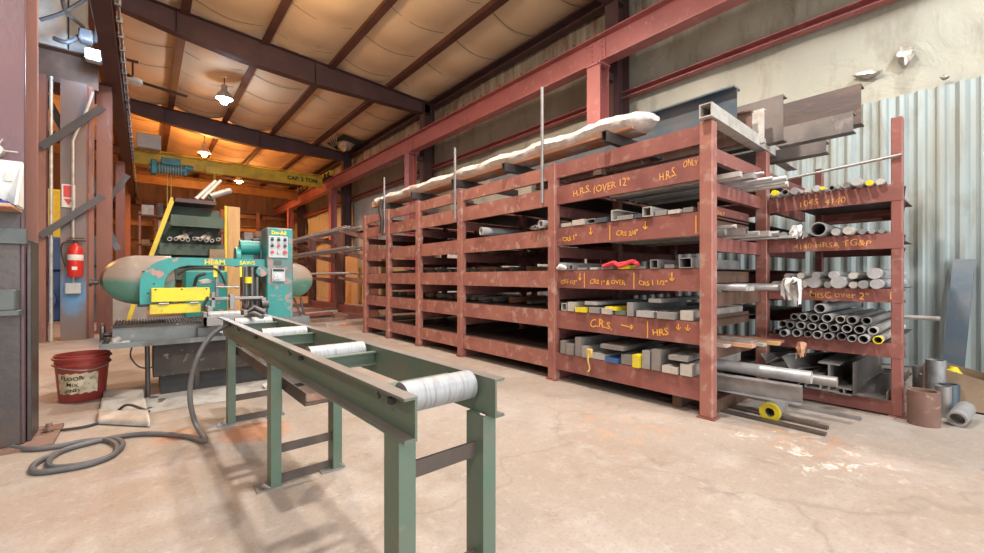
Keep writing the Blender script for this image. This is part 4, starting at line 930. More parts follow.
# brown marked plates behind the posts, seen inside the end frame
for i, (z, m, s) in enumerate([(1.50, 'rack', 'HRS ONLY'), (1.395, 'brown_steel', 'FACE'), (1.0, 'brown_steel', 'T304'), (.66, 'brown_steel', 'PLT')]):
    x0 = 3.10; mb = MB().box((x0, 1.395, z-.045), (4.05, 1.403, z+.045)); 
    t = thing('marked_plate', ['faintly marked red plate inside the rack end, topmost', 'brown plate with yellow marks inside the rack end, second', 'brown plate with yellow code inside the rack end, third', 'lowest brown marked plate inside the rack end'][i], 'plate', (3.6, 1.4, z-.045), 'marked plates inside the rack end')
    pl = build('plate', mb, m, t); text(s, .07, frameY(3.25, 1.394, z-.025), 'chalkd', pl, off=.001, jit=1)

# floor stock at the rack end
G = 'stock on the floor at the rack end'
mb = MB().sec((3.30, .82, .235), (3.22, 1.9, .235), csec(.06, .12, .007, -1)); solo('channel_bar', mb, 'steel', 'grey channel with a bolt hole low at the rack end', 'steel beam', G)
stock('round', 'round_bar', (3.42, .80, .33), (3.36, 1.9, .33), .085, 0, 'steel2', 'thick bright round bar above the channel at rack end', 'steel bar', G)
stock('round', 'round_bar', (3.60, .70, .29), (3.52, 1.9, .29), .07, 0, 'steel', 'second round bar reaching further right at rack end', 'steel bar', G)
mb = MB().box((3.15, 1.55, 0), (3.75, 1.62, .17), .004); solo('support_timber', mb, 'brown_steel', 'dark timber block under the low bars inside the rack end', 'timber')
for i, (x, y0, m) in enumerate([(3.85, .62, 'steel3'), (3.45, .72, 'convdark'), (3.30, .70, 'convdark')]):
    mb = MB().box((x-.02, y0, .0), (x+.03, 1.8, .018)); solo('flat_strip', mb, m, 'thin dark strip lying on the floor at rack end, %s' % ['farthest back', 'middle', 'nearest'][i], 'steel bar', 'dark strips on the floor')
py = onZ(770, 421)
t_ = thing('painted_pipe', 'short pipe with bright yellow painted end on the floor', 'pipe', (py.x, py.y, 0))
mb = MB().cyl((py.x, py.y, .062), (py.x+.28, py.y+.03, .062), .06, n=24, hole=.5); build('pipe_body', mb, 'steel', t_)
mb = MB().cyl((py.x-.012, py.y, .062), (py.x+.012, py.y, .062), .064, n=24, hole=.48); build('yellow_end', mb, 'yellow', t_)

# junk by the end rack post
def standing_pipe(px, py_, d, h, m, lab, hollow=.8):
    c = onZ(px, py_); d *= .82; mb = MB().cyl((c.x+d*.5, c.y, 0.001), (c.x+d*.5, c.y, h), d/2, n=24, hole=hollow); return solo('pipe_offcut', mb, m, lab, 'pipe', 'pipe offcuts beside the end rack')
standing_pipe(922, 427, .20, .23, 'rust', 'wide rusty pipe offcut standing by the end rack post')
standing_pipe(935, 408, .14, .36, 'roller', 'tallest grey pipe offcut standing behind the rusty one')
standing_pipe(943, 418, .10, .22, 'steel3', 'dark capped pipe offcut between rusty pipe and lying pipe')
standing_pipe(950, 412, .12, .20, 'bluesteel', 'blue grey pipe offcut behind the lying pipe end', .7)
standing_pipe(926, 403, .11, .22, 'steelw', 'pale short pipe offcut behind the rusty one')
standing_pipe(918, 398, .09, .26, 'steel', 'small grey pipe offcut next to rack post')
c = onZ(957, 427); mb = MB().cyl((c.x, c.y, .052), (c.x+.26, c.y-.03, .08), .05, n=24, hole=.75); solo('pipe_offcut', mb, 'steel', 'grey pipe offcut lying with its open end forward', 'pipe', 'pipe offcuts beside the end rack')
c = onZ(945, 410); mb = MB().box((c.x+.05, c.y-.30, 0), (c.x+.42, c.y+.12, .012))
for a, b in (((c.x+.05, c.y-.30), (c.x+.05, c.y+.12)), ((c.x+.42, c.y-.30), (c.x+.42, c.y+.12)), ((c.x+.05, c.y+.12), (c.x+.42, c.y+.12)), ((c.x+.05, c.y-.30), (c.x+.42, c.y-.30))):
    mb.add([(*a, 0), (*b, 0), (b[0], b[1], .33), (a[0], a[1], .22)], [(0, 1, 2, 3)])
solo('cardboard_box', mb, 'card', 'open torn cardboard box behind the pipe offcuts', 'box')
c = onZ(952, 408) + Vector((.18, .0, 0)); mb = MB().lathe((c.x, c.y, .12), [(.03, 0), (.06, .05), (.05, .12), (.02, .17)], 10).box((c.x-.07, c.y-.03, .22), (c.x+.08, c.y+.04, .27), .01).cyl((c.x-.06, c.y-.04, .14), (c.x-.1, c.y-.08, .2), .025, n=8)
solo('yellow_tool', mb, 'yellow', 'yellow cast tool lying among the pipe offcuts', 'tool')
a = onX(952, 364, 6.15); b = onX(964, 259, 6.40)
mb = MB().sec((6.15, a.y, .0), (6.40, b.y, b.z), csec(.05, .15, .006, -1), up=(0, 1, 0)); solo('leaning_channel', mb, 'bluesteel', 'blue grey channel leaning on the corrugated wall', 'steel beam')
mb = MB().cyl((RX1+.1, .35, .62), (RX1+.1, 1.2, .62), .02, n=8); solo('handrail_pipe', mb, 'steelw', 'pale thin pipe poking out behind the end rack', 'pipe')

# ================================================================== ROLLER CONVEYOR
cv = thing('roller_conveyor', 'green steel roller conveyor leading to the saw', 'conveyor', (.55, 2.1, 0))
AN = R(1.4); O = Vector((.608, .865, 0)); D = Vector((-math.sin(AN), math.cos(AN), 0)); S = Vector((math.cos(AN), math.sin(AN), 0))
def cp(s, d, z): return O+S*s+D*d+Vector((0, 0, z))
ZT = .722; HW = .1545; LEN = 2.58
for sgn in (-1, 1):
    mb = MB().sec(cp(sgn*(HW-.034), 0, ZT-.052), cp(sgn*(HW-.034), LEN, ZT-.052), csec(.034, .104, .006, sgn)); rail = build('side_rail', mb, 'conv', cv)
    mb = MB().bar(cp(sgn*(HW-.017), 0, ZT+.0008), cp(sgn*(HW-.017), LEN, ZT+.0008), .036, .0016); build('reflection_strip', mb, 'conv_top', rail)  # strip coloured like the pinkish reflection on the top flange
    mb = MB().bar(cp(sgn*(HW-.015), 0, ZT-.0965), cp(sgn*(HW-.015), LEN, ZT-.0965), .028, .0016); build('pale_flange_strip', mb, 'conv_top', rail)  # same pale strip on the upward face of the bottom flange
for i, d in enumerate((.10, .82, 1.56, 2.28)):
    mb = MB().cyl(cp(-.108, d, ZT-.028), cp(.108, d, ZT-.028), .040, n=32); ro = build('roller', mb, 'roller', cv)
    mb = MB().cyl(cp(-.132, d, ZT-.028), cp(.132, d, ZT-.028), .009, n=10); mb.box(cp(-.142, d-.008, ZT-.036), cp(-.132, d+.008, ZT-.020)); build('axle', mb, 'black', ro)
    e = d+.075 if i == 0 else d-.085
    mb = MB().sec(cp(-.119, e, ZT-.042), cp(.119, e, ZT-.042), csec(.045 if i == 0 else .03, .05, .005, 1 if i else -1)); build('cross_bar', mb, 'conv' , cv)
for i, d in enumerate((.07, 1.36, 2.48)):
    for s in (-1, 1):
        x = s*(.128 if i == 0 else .146)-.0225+(.05 if i else 0)
        mb = MB()
        mb.sec(cp(x, d, .008), cp(x, d, ZT-.104), csec(.045, .075, .006, 1), up=-D if True else D); 
        lg = build('leg', mb, 'conv', cv)
        if i: mb = MB().box(cp(x-.06, d-.045, 0), cp(x+.05, d+.045, .008)); mb.cyl(cp(x+.03+s*.03, d-.03, .0), cp(x+s*.035, d-.03, .03), .01, n=6); build('foot_plate', mb, 'steel3', lg)
    for z in ((.52, .22) if i == 0 else (.17, .025)):
        mb = MB().bar(cp(-HW+(.05 if i else .02), d+.0, z), cp(HW+(.02 if i else -.03), d+.0, z), .008, .042); build('cross_brace', mb, 'convdark', cv)
for d in (.13, .9, 1.9):
    mb = MB().tube([cp(-HW-.002, d, ZT-.008), cp(-HW+.002, d+.006, ZT-.018), cp(-HW+.010, d+.010, ZT-.024), cp(-HW+.004, d+.014, ZT-.030)], .0028, 6, 3); build('wire_clip', mb, 'black', cv)
# trough slung underneath
t_ = thing('coolant_trough', 'narrow grey trough hanging under the conveyor', 'trough', (.56, 2.7, .42))
mb = MB().sec(cp(.015, 1.05, .47), cp(.0, 2.75, .50), [(-.065, -.03), (.065, -.03), (.065, .03), (.059, .03), (.059, -.024), (-.059, -.024), (-.059, .03), (-.065, .03)]); build('tray', mb, 'convdark', t_)
for d in (1.36, 2.48):
    mb = MB().bar(cp(-.09, d+.03, .46), cp(.09, d+.03, .46), .012, .012); build('hanger', mb, 'convdark', t_)
mb = MB().bar(cp(.01, 1.07, .449), cp(.01, 1.35, .452), .09, .008); solo('rust_chips', mb, 'rust', 'rusty chips lying in the trough end', 'metal chips')

# ================================================================== BAND SAW
sw = thing('band_saw', 'turquoise horizontal band saw with rounded wheel covers and yellow guards', 'band saw', (.55, 4.8, 0))
def stad(x0, x1, z0, z1, yc, dy, mname, split, flip=False):
    """rounded wheel cover with a domed rim"""
    mb = MB(); cz_ = (z0+z1)/2; H = (z1-z0)/2; n = 40
    out = []
    R0 = H
    for lev, (k, yy) in enumerate([(.0, -dy), (.72, -dy), (.90, -dy*.86), (.98, -dy*.55), (1, -dy*.1), (1, dy*.4), (.95, dy*.8), (.8, dy), (0, dy)]):
        ring = []
        for i in range(n):
            a = 2*PI*i/n; cx = (x0+R0*1.25 if math.cos(a) < 0 else x1-R0*.2)
            xx = cx+math.cos(a)*(R0*1.25 if math.cos(a) < 0 else R0*.2)*k if not flip else None
            if flip: cx = (x0+R0*.2 if math.cos(a) < 0 else x1-R0*1.1); xx = cx+math.cos(a)*(R0*.2 if math.cos(a) < 0 else R0*1.1)*k
            if k == 0: xx = (x0+x1)/2
            ring.append((xx, yc+yy, cz_+math.sin(a)*H*k))
        out += ring
    L_ = 9
    mb.add(out, [(l*n+i, l*n+(i+1) % n, (l+1)*n+(i+1) % n, (l+1)*n+i) for l in range(L_-1) for i in range(n)], True)
    return mb
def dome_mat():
    m, nt, b = new_mat('wheel_cover_beige_green'); tc = N(nt, 'ShaderNodeTexCoord'); sx = N(nt, 'ShaderNodeSeparateXYZ'); nt.links.new(tc.outputs['Object'], sx.inputs[0])
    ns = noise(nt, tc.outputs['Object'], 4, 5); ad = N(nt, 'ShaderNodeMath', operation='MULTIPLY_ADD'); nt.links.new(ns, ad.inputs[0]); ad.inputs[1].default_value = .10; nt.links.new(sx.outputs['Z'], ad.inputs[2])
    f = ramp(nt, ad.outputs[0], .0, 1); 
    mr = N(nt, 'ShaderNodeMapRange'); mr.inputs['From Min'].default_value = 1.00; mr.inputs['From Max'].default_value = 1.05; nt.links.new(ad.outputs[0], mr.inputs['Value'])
    c = mix(nt, mr.outputs[0], (.07, .17, .12), (.29, .21, .155)); c = mix(nt, ramp(nt, noise(nt, tc.outputs['Object'], 14, 5), .6, .75), c, (.34, .28, .20))  # beige above, green below, split by height
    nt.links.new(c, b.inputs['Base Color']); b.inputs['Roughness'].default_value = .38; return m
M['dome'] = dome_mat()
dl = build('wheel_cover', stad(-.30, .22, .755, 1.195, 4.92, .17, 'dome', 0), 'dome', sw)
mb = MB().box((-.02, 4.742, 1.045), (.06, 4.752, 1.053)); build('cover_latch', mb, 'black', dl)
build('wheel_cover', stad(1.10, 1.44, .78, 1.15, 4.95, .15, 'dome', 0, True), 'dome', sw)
mb = MB().cyl((-.30, 4.85, .955), (-.345, 4.85, .955), .02, n=10).cyl((-.345, 4.85, .955), (-.36, 4.85, .955), .035, n=10); build('tension_knob', mb, 'darkgrey', sw)
# C-shaped arm
arc = []
for k in range(13):
    a = PI-PI/2*k/12; arc.append((.235+.27*math.cos(a)*1.0, .93+.245*math.sin(a)))
poly = [(-.035, .765)]+[(-.035+0, .80)]+arc+[(.97, 1.175), (.97, 1.105), (.30, 1.105)]
arc2 = []
for k in range(9):
    a = PI/2+PI/2*k/8; arc2.append((.30+.17*math.cos(a), .93+.17*math.sin(a)))
poly += arc2[1:]+[(.13, .765)]
arm = build('saw_arm', MB().prism(poly, 4.66, 4.80), 'teal', sw)
mb = MB().box((-.05, 4.65, .745), (.16, 4.81, .766)); build('arm_seal', mb, 'black', arm)
text('HE&M', .062, frameY(.42, 4.657, 1.117), 'yellow', arm, off=.002); text('SAWS', .05, frameY(.70, 4.657, 1.12), 'yellow', arm, off=.0015)
mb = MB()
for x, z in ((.02, .86), (.08, .86), (.06, .94)): mb.cyl((x, 4.655, z), (x, 4.665, z), .007, n=8)
build('arm_bolts', mb, 'black', arm)
# guards
g = build('blade_guard', MB().box((.04, 4.58, .785), (.455, 4.655, .905), .004), 'yellow', sw)
mb = MB()
for x in (.07, .25, .43): mb.cyl((x, 4.574, .893), (x, 4.582, .893), .007, n=6)
build('guard_bolts', mb, 'black', g)
g = build('lower_guard', MB().box((.03, 4.60, .68), (.39, 4.66, .765), .004), 'yellow', sw)
mb = MB().cyl((.09, 4.59, .77), (.16, 4.59, .77), .010, n=8).cyl((.31, 4.59, .77), (.37, 4.59, .77), .010, n=8); build('guard_hinges', mb, 'steel', g)
# control column
cc = build('control_column', MB().box((.925, 4.60, .12), (1.165, 4.86, 1.49), .008), 'teal_worn', sw)
cp_ = build('control_panel', MB().box((.935, 4.582, 1.19), (1.115, 4.60, 1.405), .006), 'panelgrey', cc)
bn = 0
for r_ in range(3):
    for c_ in range(3):
        x = .968+c_*.058; z = 1.37-r_*.062; red = (r_, c_) in ((1, 1), (2, 0), (2, 2)); R_ = .019 if (r_, c_) == (2, 2) else .014
        mb = MB().cyl((x, 4.566, z), (x, 4.583, z), R_, n=14); bt = build('push_button', mb, 'redbtn' if red else ('panelgrey' if (r_, c_) == (2, 1) else 'black'), cp_)
        if red: bt['label'] = 'red button'
mb = MB()
for r_ in range(2):
    for c_ in range(3): mb.box((.955+c_*.058, 4.5805, 1.387-r_*.062), (.982+c_*.058, 4.583, 1.394-r_*.062))
build('button_tags', mb, 'blue', cp_)
dc = build('disconnect_switch', MB().box((.965, 4.575, .955), (1.085, 4.60, 1.085), .004), 'panelgrey', cc)
mb = MB().box((.975, 4.572, 1.055), (1.075, 4.576, 1.080)); build('switch_label', mb, 'black', dc)
mb = MB().cyl((1.02, 4.565, 1.01), (1.02, 4.577, 1.01), .035, n=18).bar((1.02, 4.555, 1.01), (.975, 4.55, .975), .018, .02); build('switch_handle', mb, 'steel2', dc)
mb = MB().box((.985, 4.594, 1.12), (1.055, 4.60, 1.165)); build('name_plate', mb, 'darkgrey', cc)
text('Do-All', .05, frameY(.965, 4.597, 1.425), 'yellow', cc, off=.002)
build('column_side', MB().box((.85, 4.90, .6), (.925, 5.10, 1.40), .01), 'darkgrey', sw)
# motor and gearbox behind the column
mt = build('drive_motor', MB().cyl((.74, 4.92, 1.30), (.92, 4.92, 1.30), .075, n=20).box((.735, 4.90, 1.15), (.93, 5.05, 1.33), .02).cyl((.70, 4.92, 1.20), (.74, 4.92, 1.20), .10, n=18), 'teal', sw)
build('idler_hub', MB().cyl((.88, 4.58, 1.055), (.88, 4.66, 1.055), .05, n=20), 'teal', sw)
# guide arms and vise between the wheels
mb = MB().box((.50, 4.62, .80), (.53, 4.66, 1.105), .003).box((.72, 4.60, .70), (.75, 4.66, 1.105), .003).cyl((.745, 4.58, .74), (.745, 4.58, 1.1), .014, n=10).cyl((.80, 4.62, .72), (.80, 4.62, 1.10), .016, n=10).cyl((.84, 4.60, .72), (.84, 4.60, 1.0), .012, n=10); build('guide_post', mb, 'sawgrey', sw)
mb = MB().box((.485, 4.605, 1.0), (.515, 4.625, 1.105)).box((.69, 4.58, 1.0), (.71, 4.6, 1.10)); build('guide_strip', mb, 'yellow', sw)
mb = MB().cyl((.76, 4.57, .94), (.76, 4.57, 1.0), .032, n=14); build('coolant_cup', mb, 'yellow', sw)
mb = MB().cyl((.50, 4.55, .91), (.65, 4.55, .905), .008, n=8).cyl((.65, 4.55, .905), (.68, 4.55, .905), .014, n=8); build('vise_lever', mb, 'steel', sw)
mb = MB().box((.44, 4.52, .79), (.88, 4.60, .815), .003).box((.46, 4.52, .72), (.49, 4.6, .86), .003).box((.60, 4.5, .70), (.64, 4.6, .84), .003).box((.86, 4.5, .62), (.90, 4.64, .80), .003).box((.42, 4.4, .60), (.46, 4.7, .74), .004); build('vise', mb, 'steel3', sw)
mb = MB().cyl((.78, 4.50, .72), (.88, 4.46, .66), .028, n=12).cyl((.86, 4.52, .74), (.92, 4.52, .74), .045, n=16).cyl((.70, 4.44, .66), (.80, 4.48, .72), .018, n=10).lathe((.72, 4.47, .70), [(.01, 0), (.03, .01), (.032, .03), (.01, .045)], 12); build('hydraulic_cylinder', mb, 'darkgrey', sw)
mb = MB().tube([(.22, 4.64, 1.02), (.30, 4.62, 1.07), (.42, 4.60, 1.085), (.52, 4.60, 1.06), (.58, 4.60, .93)], .010, 7); mb.tube([(.34, 4.60, .92), (.36, 4.56, 1.0), (.42, 4.56, 1.03)], .014, 7).tube([(.44, 4.56, .82), (.40, 4.53, .72), (.43, 4.50, .64)], .012, 7); build('coolant_hose', mb, 'black', sw)
mb = MB().lathe((.44, 4.74, .93), [(.01, 0), (.055, .01), (.06, .035), (.01, .055)], 16, axis='Z'); build('filter_pad', mb, 'cloth', sw)
mb = MB().cyl((.42, 4.36, .668), (.66, 4.36, .668), .033, n=24); build('infeed_roller', mb, 'roller', sw)
mb = MB().box((.38, 4.30, .58), (.70, 4.34, .66), .003).box((.68, 4.30, .58), (.71, 4.46, .70), .003).box((.38, 4.30, .58), (.41, 4.46, .70), .003); build('roller_bracket', mb, 'steel3', sw)
# bed, tray and base
mb = MB().add([(-.20, 4.50, .47), (1.30, 4.50, .47), (1.30, 4.50, .60), (-.20, 4.50, .59), (-.20, 5.15, .47), (1.30, 5.15, .47), (1.30, 5.15, .60), (-.20, 5.15, .59)], [(0, 1, 2, 3), (7, 6, 5, 4), (0, 3, 7, 4), (1, 5, 6, 2), (3, 2, 6, 7), (0, 4, 5, 1)]).box((.35, 4.44, .46), (1.1, 4.56, .56), .005)
bed = build('saw_bed', mb, 'sawgrey', sw)
mb = MB().box((-.21, 4.49, .59), (.5, 4.53, .605))
for k in range(34): mb.box((-.20+k*.02, 4.53, .595), (-.188+k*.02, 5.1, .61))
build('chip_grille', mb, 'grease', bed)
mb = MB().add([(-.27, 4.36, .445), (1.25, 4.36, .445), (1.25, 5.2, .445), (-.27, 5.2, .445), (-.27, 4.36, .47), (1.25, 4.36, .47), (1.25, 5.2, .47), (-.27, 5.2, .47)], [(0, 1, 2, 3), (4, 7, 6, 5), (0, 4, 5, 1), (2, 6, 7, 3), (0, 3, 7, 4), (1, 5, 6, 2)])
mb.box((-.27, 4.36, .47), (1.25, 4.375, .485)).box((-.27, 4.36, .47), (-.255, 5.2, .49)); build('drip_tray', mb, 'sawgrey', sw)
mb = MB().box((-.215, 4.40, .472), (-.09, 4.50, .49), .003).cyl((-.19, 4.45, .49), (-.15, 4.45, .52), .025, n=10); build('tray_drain', mb, 'steel', sw)
mb = MB().box((.05, 4.50, .16), (1.28, 5.15, .445), .006).box((.34, 4.492, .05), (.37, 4.50, .445)); build('base_cabinet', mb, 'grease', sw)
mb = MB().box((.10, 4.56, 0), (1.22, 5.1, .16)); build('plinth', mb, 'black', sw)
lg = onZ(148, 398)
mb = MB().cyl((lg.x, lg.y+.02, 0), (lg.x-.005, lg.y+.02, .445), .017, n=12); build('leg', mb, 'darkgrey', sw)
mb = MB().torus((-.27, 4.72, .52), .085, .014, 'X', 24, 8).cyl((-.28, 4.72, .52), (-.19, 4.72, .52), .018, n=10).bar((-.27, 4.72, .44), (-.27, 4.72, .60), .012, .015).bar((-.27, 4.64, .52), (-.27, 4.80, .52), .015, .012); build('handwheel', mb, 'darkgrey', sw)
mb = MB().tube([(-.08, 4.48, .44), (-.09, 4.48, .36), (-.05, 4.48, .28), (.0, 4.49, .25), (.06, 4.5, .25)], .006, 6); build('drain_hose', mb, 'black', sw)
mb = MB().cyl((1.28, 4.75, .78), (1.36, 4.60, .10), .012, n=8).tube([(1.2, 4.7, .78), (1.26, 4.6, .5), (1.3, 4.5, .02)], .01, 6); build('tilt_strut', mb, 'darkgrey', sw)

# ------------------------------------------------------------------ bucket, sheet and cables on the floor
bx, by = -.395, 4.80
t_ = thing('bucket', 'dark red plastic bucket with a torn handwritten label', 'bucket', (bx, by, 0))
mb = MB().lathe((bx, by, 0), [(.001, .004), (.135, .004), (.14, .01), (.162, .29), (.176, .292), (.177, .305), (.165, .31), (.167, .34), (.180, .342), (.181, .355), (.168, .36), (.170, .375), (.160, .375), (.155, .29), (.132, .02), (.001, .018)], 36, cap=False); build('pail', mb, 'bucket', t_)
vs = []; n = 14
for i in range(n+1):
    a = R(215)+R(95)*i/n
    for z, r in ((.075, .1465), (.235, .159)): vs.append((bx+r*math.cos(a)*1.006, by+r*math.sin(a)*1.006, z+(.006*math.sin(i*2.1))))
mb = MB().add(vs, [(2*i, 2*i+2, 2*i+3, 2*i+1) for i in range(n)], True); build('paper_label', mb, 'label', t_, fixn=False)
for s, z, sz, x in (('FLOOR', .185, .05, -.10), ('MIX', .135, .05, -.065), ('(FINE)', .088, .042, -.08)):
    cu = text(s, sz, frameY(bx+x, by-.17, z), 'ink', t_, 'lettering', off=.0012, jit=1)
    for v in [q for c_ in cu for q in c_.data.vertices]:
        a = R(262)+v.co.x/.155; r = .1495+.078*(v.co.z-.075); v.co.x = r*math.cos(a)*1.012; v.co.y = r*math.sin(a)*1.012
mb = MB().tube([(bx-.178, by, .30), (bx-.10, by-.158, .285), (bx+.03, by-.19, .262), (bx+.13, by-.13, .27), (bx+.178, by-.02, .30)], .004, 6); build('wire_handle', mb, 'steel', t_)

# rippled sheet lying between bucket and saw
c = onZ(125, 415); mb = MB(); n, k_ = 16, 20; vs = []
A = onZ(97, 425); B = onZ(150, 428); Cc = onZ(142, 393); Dd = onZ(105, 391)
for i in range(n):
    for k in range(k_):
        u, w = i/(n-1), k/(k_-1); p = A.lerp(B, u).lerp(Dd.lerp(Cc, u), w)
        vs.append((p.x, p.y, .012+.055*abs(math.sin(w*PI*3))**.7*(.7+.3*u)))
mb.add(vs, [(i*k_+k, (i+1)*k_+k, (i+1)*k_+k+1, i*k_+k+1) for i in range(n-1) for k in range(k_-1)], True)
o = solo('corrugated_scrap', mb, 'steelw', 'rippled scrap of fibre sheet lying between bucket and saw', 'sheet', loc=(A.x, A.y, 0))
sm = o.modifiers.new('thick', 'SOLIDIFY'); sm.thickness = .006
mb = MB().tube([onZ(40, 431, .012), onZ(62, 430, .012), onZ(92, 425, .012), onZ(112, 416, .014), onZ(126, 405, .09), onZ(140, 408, .05), onZ(150, 412, .012)], .009, 7); solo('thin_cable', mb, 'black', 'thin dark cable running past the bucket to the saw', 'cable')
hp = [(262, 337, .735), (252, 326, .76), (242, 322.5, .80), (228, 325, .80), (213, 334, .78), (200, 352, .72), (192, 375, .62), (190, 400, .42), (196, 425, .18), (204, 441, .03)]
pts = []
for i, (x, y, z) in enumerate(hp):
    yy = [3.0, 3.12, 3.2, 3.22, 3.2, 3.17, 3.15, 3.15, 3.16, 3.18][i]; p = onY(x, y, yy); pts.append(p if i > 2 else p)
pts[0].z = .745; pts[1].z = max(pts[1].z, .76)
g_ = .016
last = onZ(206, 443, g_)
pts = pts[:-1]+[onZ(206, 441, .03)]
for x, y in ((190, 437), (165, 434), (140, 434), (112, 438), (85, 444), (62, 451), (50, 459), (50, 466), (62, 467), (85, 464), (106, 458), (120, 449), (122, 442), (112, 439), (95, 441), (70, 448), (45, 458), (33, 466), (36, 472), (58, 470), (90, 464), (113, 455), (117, 446), (106, 440), (85, 441), (60, 446), (30, 449), (5, 446), (-20, 443)):
    pts.append(onZ(x, y, g_))
mb = MB().tube(pts, .0145, 9, 5); solo('power_cable', mb, 'hose', 'thick grey cable looping from conveyor and coiled on floor', 'cable')
# chips under the saw
mb = MB(); rg = random.Random(8)
for k in range(60):
    x, y = rg.uniform(.0, 1.0), rg.uniform(4.05, 4.45); s = rg.uniform(.01, .035)
    mb.box((x, y, 0), (x+s, y+s*rg.uniform(.5, 2), s*.5), 0, Euler((0, 0, rg.uniform(0, 3))).to_matrix())
o = solo('metal_chips', mb, 'sawgrey', 'scattered dusty metal chips on the floor under the saw', 'metal chips'); o['kind'] = 'stuff'
mb = MB(); vs = []; n = 18
for i in range(n):
    for k in range(12):
        u = i/(n-1); w = k/11; vs.append((-.0+u*1.35, 3.98+w*.55, .002+.035*math.sin(PI*u)*math.sin(PI*w)**.8*(1+.4*math.sin(u*23+w*9))))
mb.add(vs, [(i*12+k, (i+1)*12+k, (i+1)*12+k+1, i*12+k+1) for i in range(n-1) for k in range(11)], True)
solo('swarf_heap', mb, 'steelw', 'low grey heap of swarf along the saw base', 'swarf')['kind'] = 'stuff'
mb = MB().box((.86, 4.15, .03), (1.0, 4.3, .09), .02).tube([(.8, 4.1, .04), (.9, 4.12, .09), (1.02, 4.2, .05), (1.08, 4.1, .03)], .025, 7); solo('plastic_scrap', mb, 'plasticwrap', 'crumpled clear plastic scrap on the floor by the saw', 'plastic')

# ================================================================== THINGS BEHIND THE SAW
# leaning green bin rack with pipes, and its plywood side
YB = 8.0
bt = thing('bin_rack', 'tall dark green tapered bin rack behind the saw', 'storage rack', (.7, YB, 0))
mb = MB().add([(.30, YB, 2.21), (.36, YB, 2.21), (-.02, YB, .9), (-.08, YB, .9), (.30, YB+.5, 2.21), (.36, YB+.5, 2.21), (-.02, YB+.5, .9), (-.08, YB+.5, .9)], [(0, 1, 2, 3), (7, 6, 5, 4), (0, 3, 7, 4), (1, 5, 6, 2)])
mb.bar((-.05, YB+.02, .9), (-.28, YB+.02, 0), .05, .05); build('sloped_side', mb, 'crane', bt)
for z0, x0 in ((1.94, .24), (1.50, .11), (1.12, .0)):
    mb = MB().add([(x0+.08, YB, z0+.0), (.99, YB, z0+.0), (.99, YB+.5, z0-.12), (x0+.08, YB+.5, z0-.12), (x0+.04, YB, z0-.14), (.99, YB, z0-.14)], [(0, 1, 2, 3), (0, 4, 5, 1), (4, 3, 2, 5)])
    mb.box((x0+.06, YB-.01, z0-.16), (.99, YB+.005, z0+.01)); build('shelf', mb, 'green', bt)
mb = MB().box((.33, YB, 2.15), (.88, YB+.5, 2.21)); build('top_plate', mb, 'rafter', bt)
mb = MB().prism([(-.02, .9), (.99, .9), (.99, 2.12), (.33, 2.18)], YB+.5, YB+.52); build('back_panel', mb, 'green', bt)
mb = MB().box((.99, YB-.03, 0), (1.03, YB+.02, 2.15)); build('upright', mb, 'crane', bt)
mb = MB().box((1.04, YB, 0), (1.21, YB+.03, 2.15)); solo('plywood_sheet', mb, 'ply', 'tall tan plywood panel standing beside the green bin rack', 'panel')
mb = MB().box((.78, YB-.1, 1.26), (.99, YB+.1, 1.44)); solo('cardboard_box', mb, 'card', 'brown cardboard box on lowest shelf of the green bin rack', 'box')
rg = random.Random(4)
for k in range(9):
    x = .28+k*.075; mb = MB().cyl((x, YB-.12-rg.random()*.1, 1.56+rg.random()*.03), (x+rg.uniform(-.1, .25), YB+.4, 1.60+rg.random()*.14), .028, n=12, hole=.7)
    solo('steel_pipe', mb, 'steelw', 'pipe offcut in the green bin rack, %s' % nth(k, 9), 'pipe', 'pipes in the green bin rack')
for k, (a, b, r) in enumerate([((.62, 2.2), (.90, 2.58), .03), ((.70, 2.21), (.97, 2.60), .026), ((.80, 2.26), (1.1, 2.45), .05)]):
    mb = MB().cyl((a[0], YB+.1, a[1]+.03), (b[0], YB+.25, b[1]), r, n=12, hole=.75)
    solo('steel_pipe', mb, 'steelw' if k < 2 else 'steel', 'pipe leaning out of the green bin rack top, %s' % ['left', 'middle', 'widest at right'][k], 'pipe', 'pipes on the bin rack top')
# machinery glimpsed through the saw
mb = MB().box((.36, 6.2, .0), (.80, 6.6, 1.08), .02); solo('grinder_cabinet', mb, 'teal', 'pale green machine cabinet seen beneath the saw arm', 'machine')
# cantilever rack
ct = thing('cantilever_rack', 'rust red cantilever rack with long bars behind the stock rack', 'storage rack', (4.1, 12, 0))
for y in (9.9, 12.2, 14.8):
    mb = MB().sec((4.35, y, 0), (4.35, y, 2.35), isec(.14, .24, .012, .01), up=(1, 0, 0)); up_ = build('upright', mb, 'col', ct)
    for z in (.95, 1.55, 2.05):
        mb = MB().add([(4.24, y-.03, z), (3.50, y-.03, z+.06), (3.50, y-.03, z+.01), (4.24, y-.03, z-.16), (4.24, y+.03, z), (3.50, y+.03, z+.06), (3.50, y+.03, z+.01), (4.24, y+.03, z-.16)], [(0, 1, 2, 3), (7, 6, 5, 4), (0, 4, 5, 1), (3, 2, 6, 7), (1, 5, 6, 2)]); build('arm', mb, 'col', up_)
    mb = MB().box((3.4, y-.06, 0), (4.5, y+.06, .12)); build('base', mb, 'col', up_)
mb = MB().box((4.28, 9.9, .02), (4.42, 14.8, .22)); build('base_beam', mb, 'rack', ct)
rg = random.Random(14)
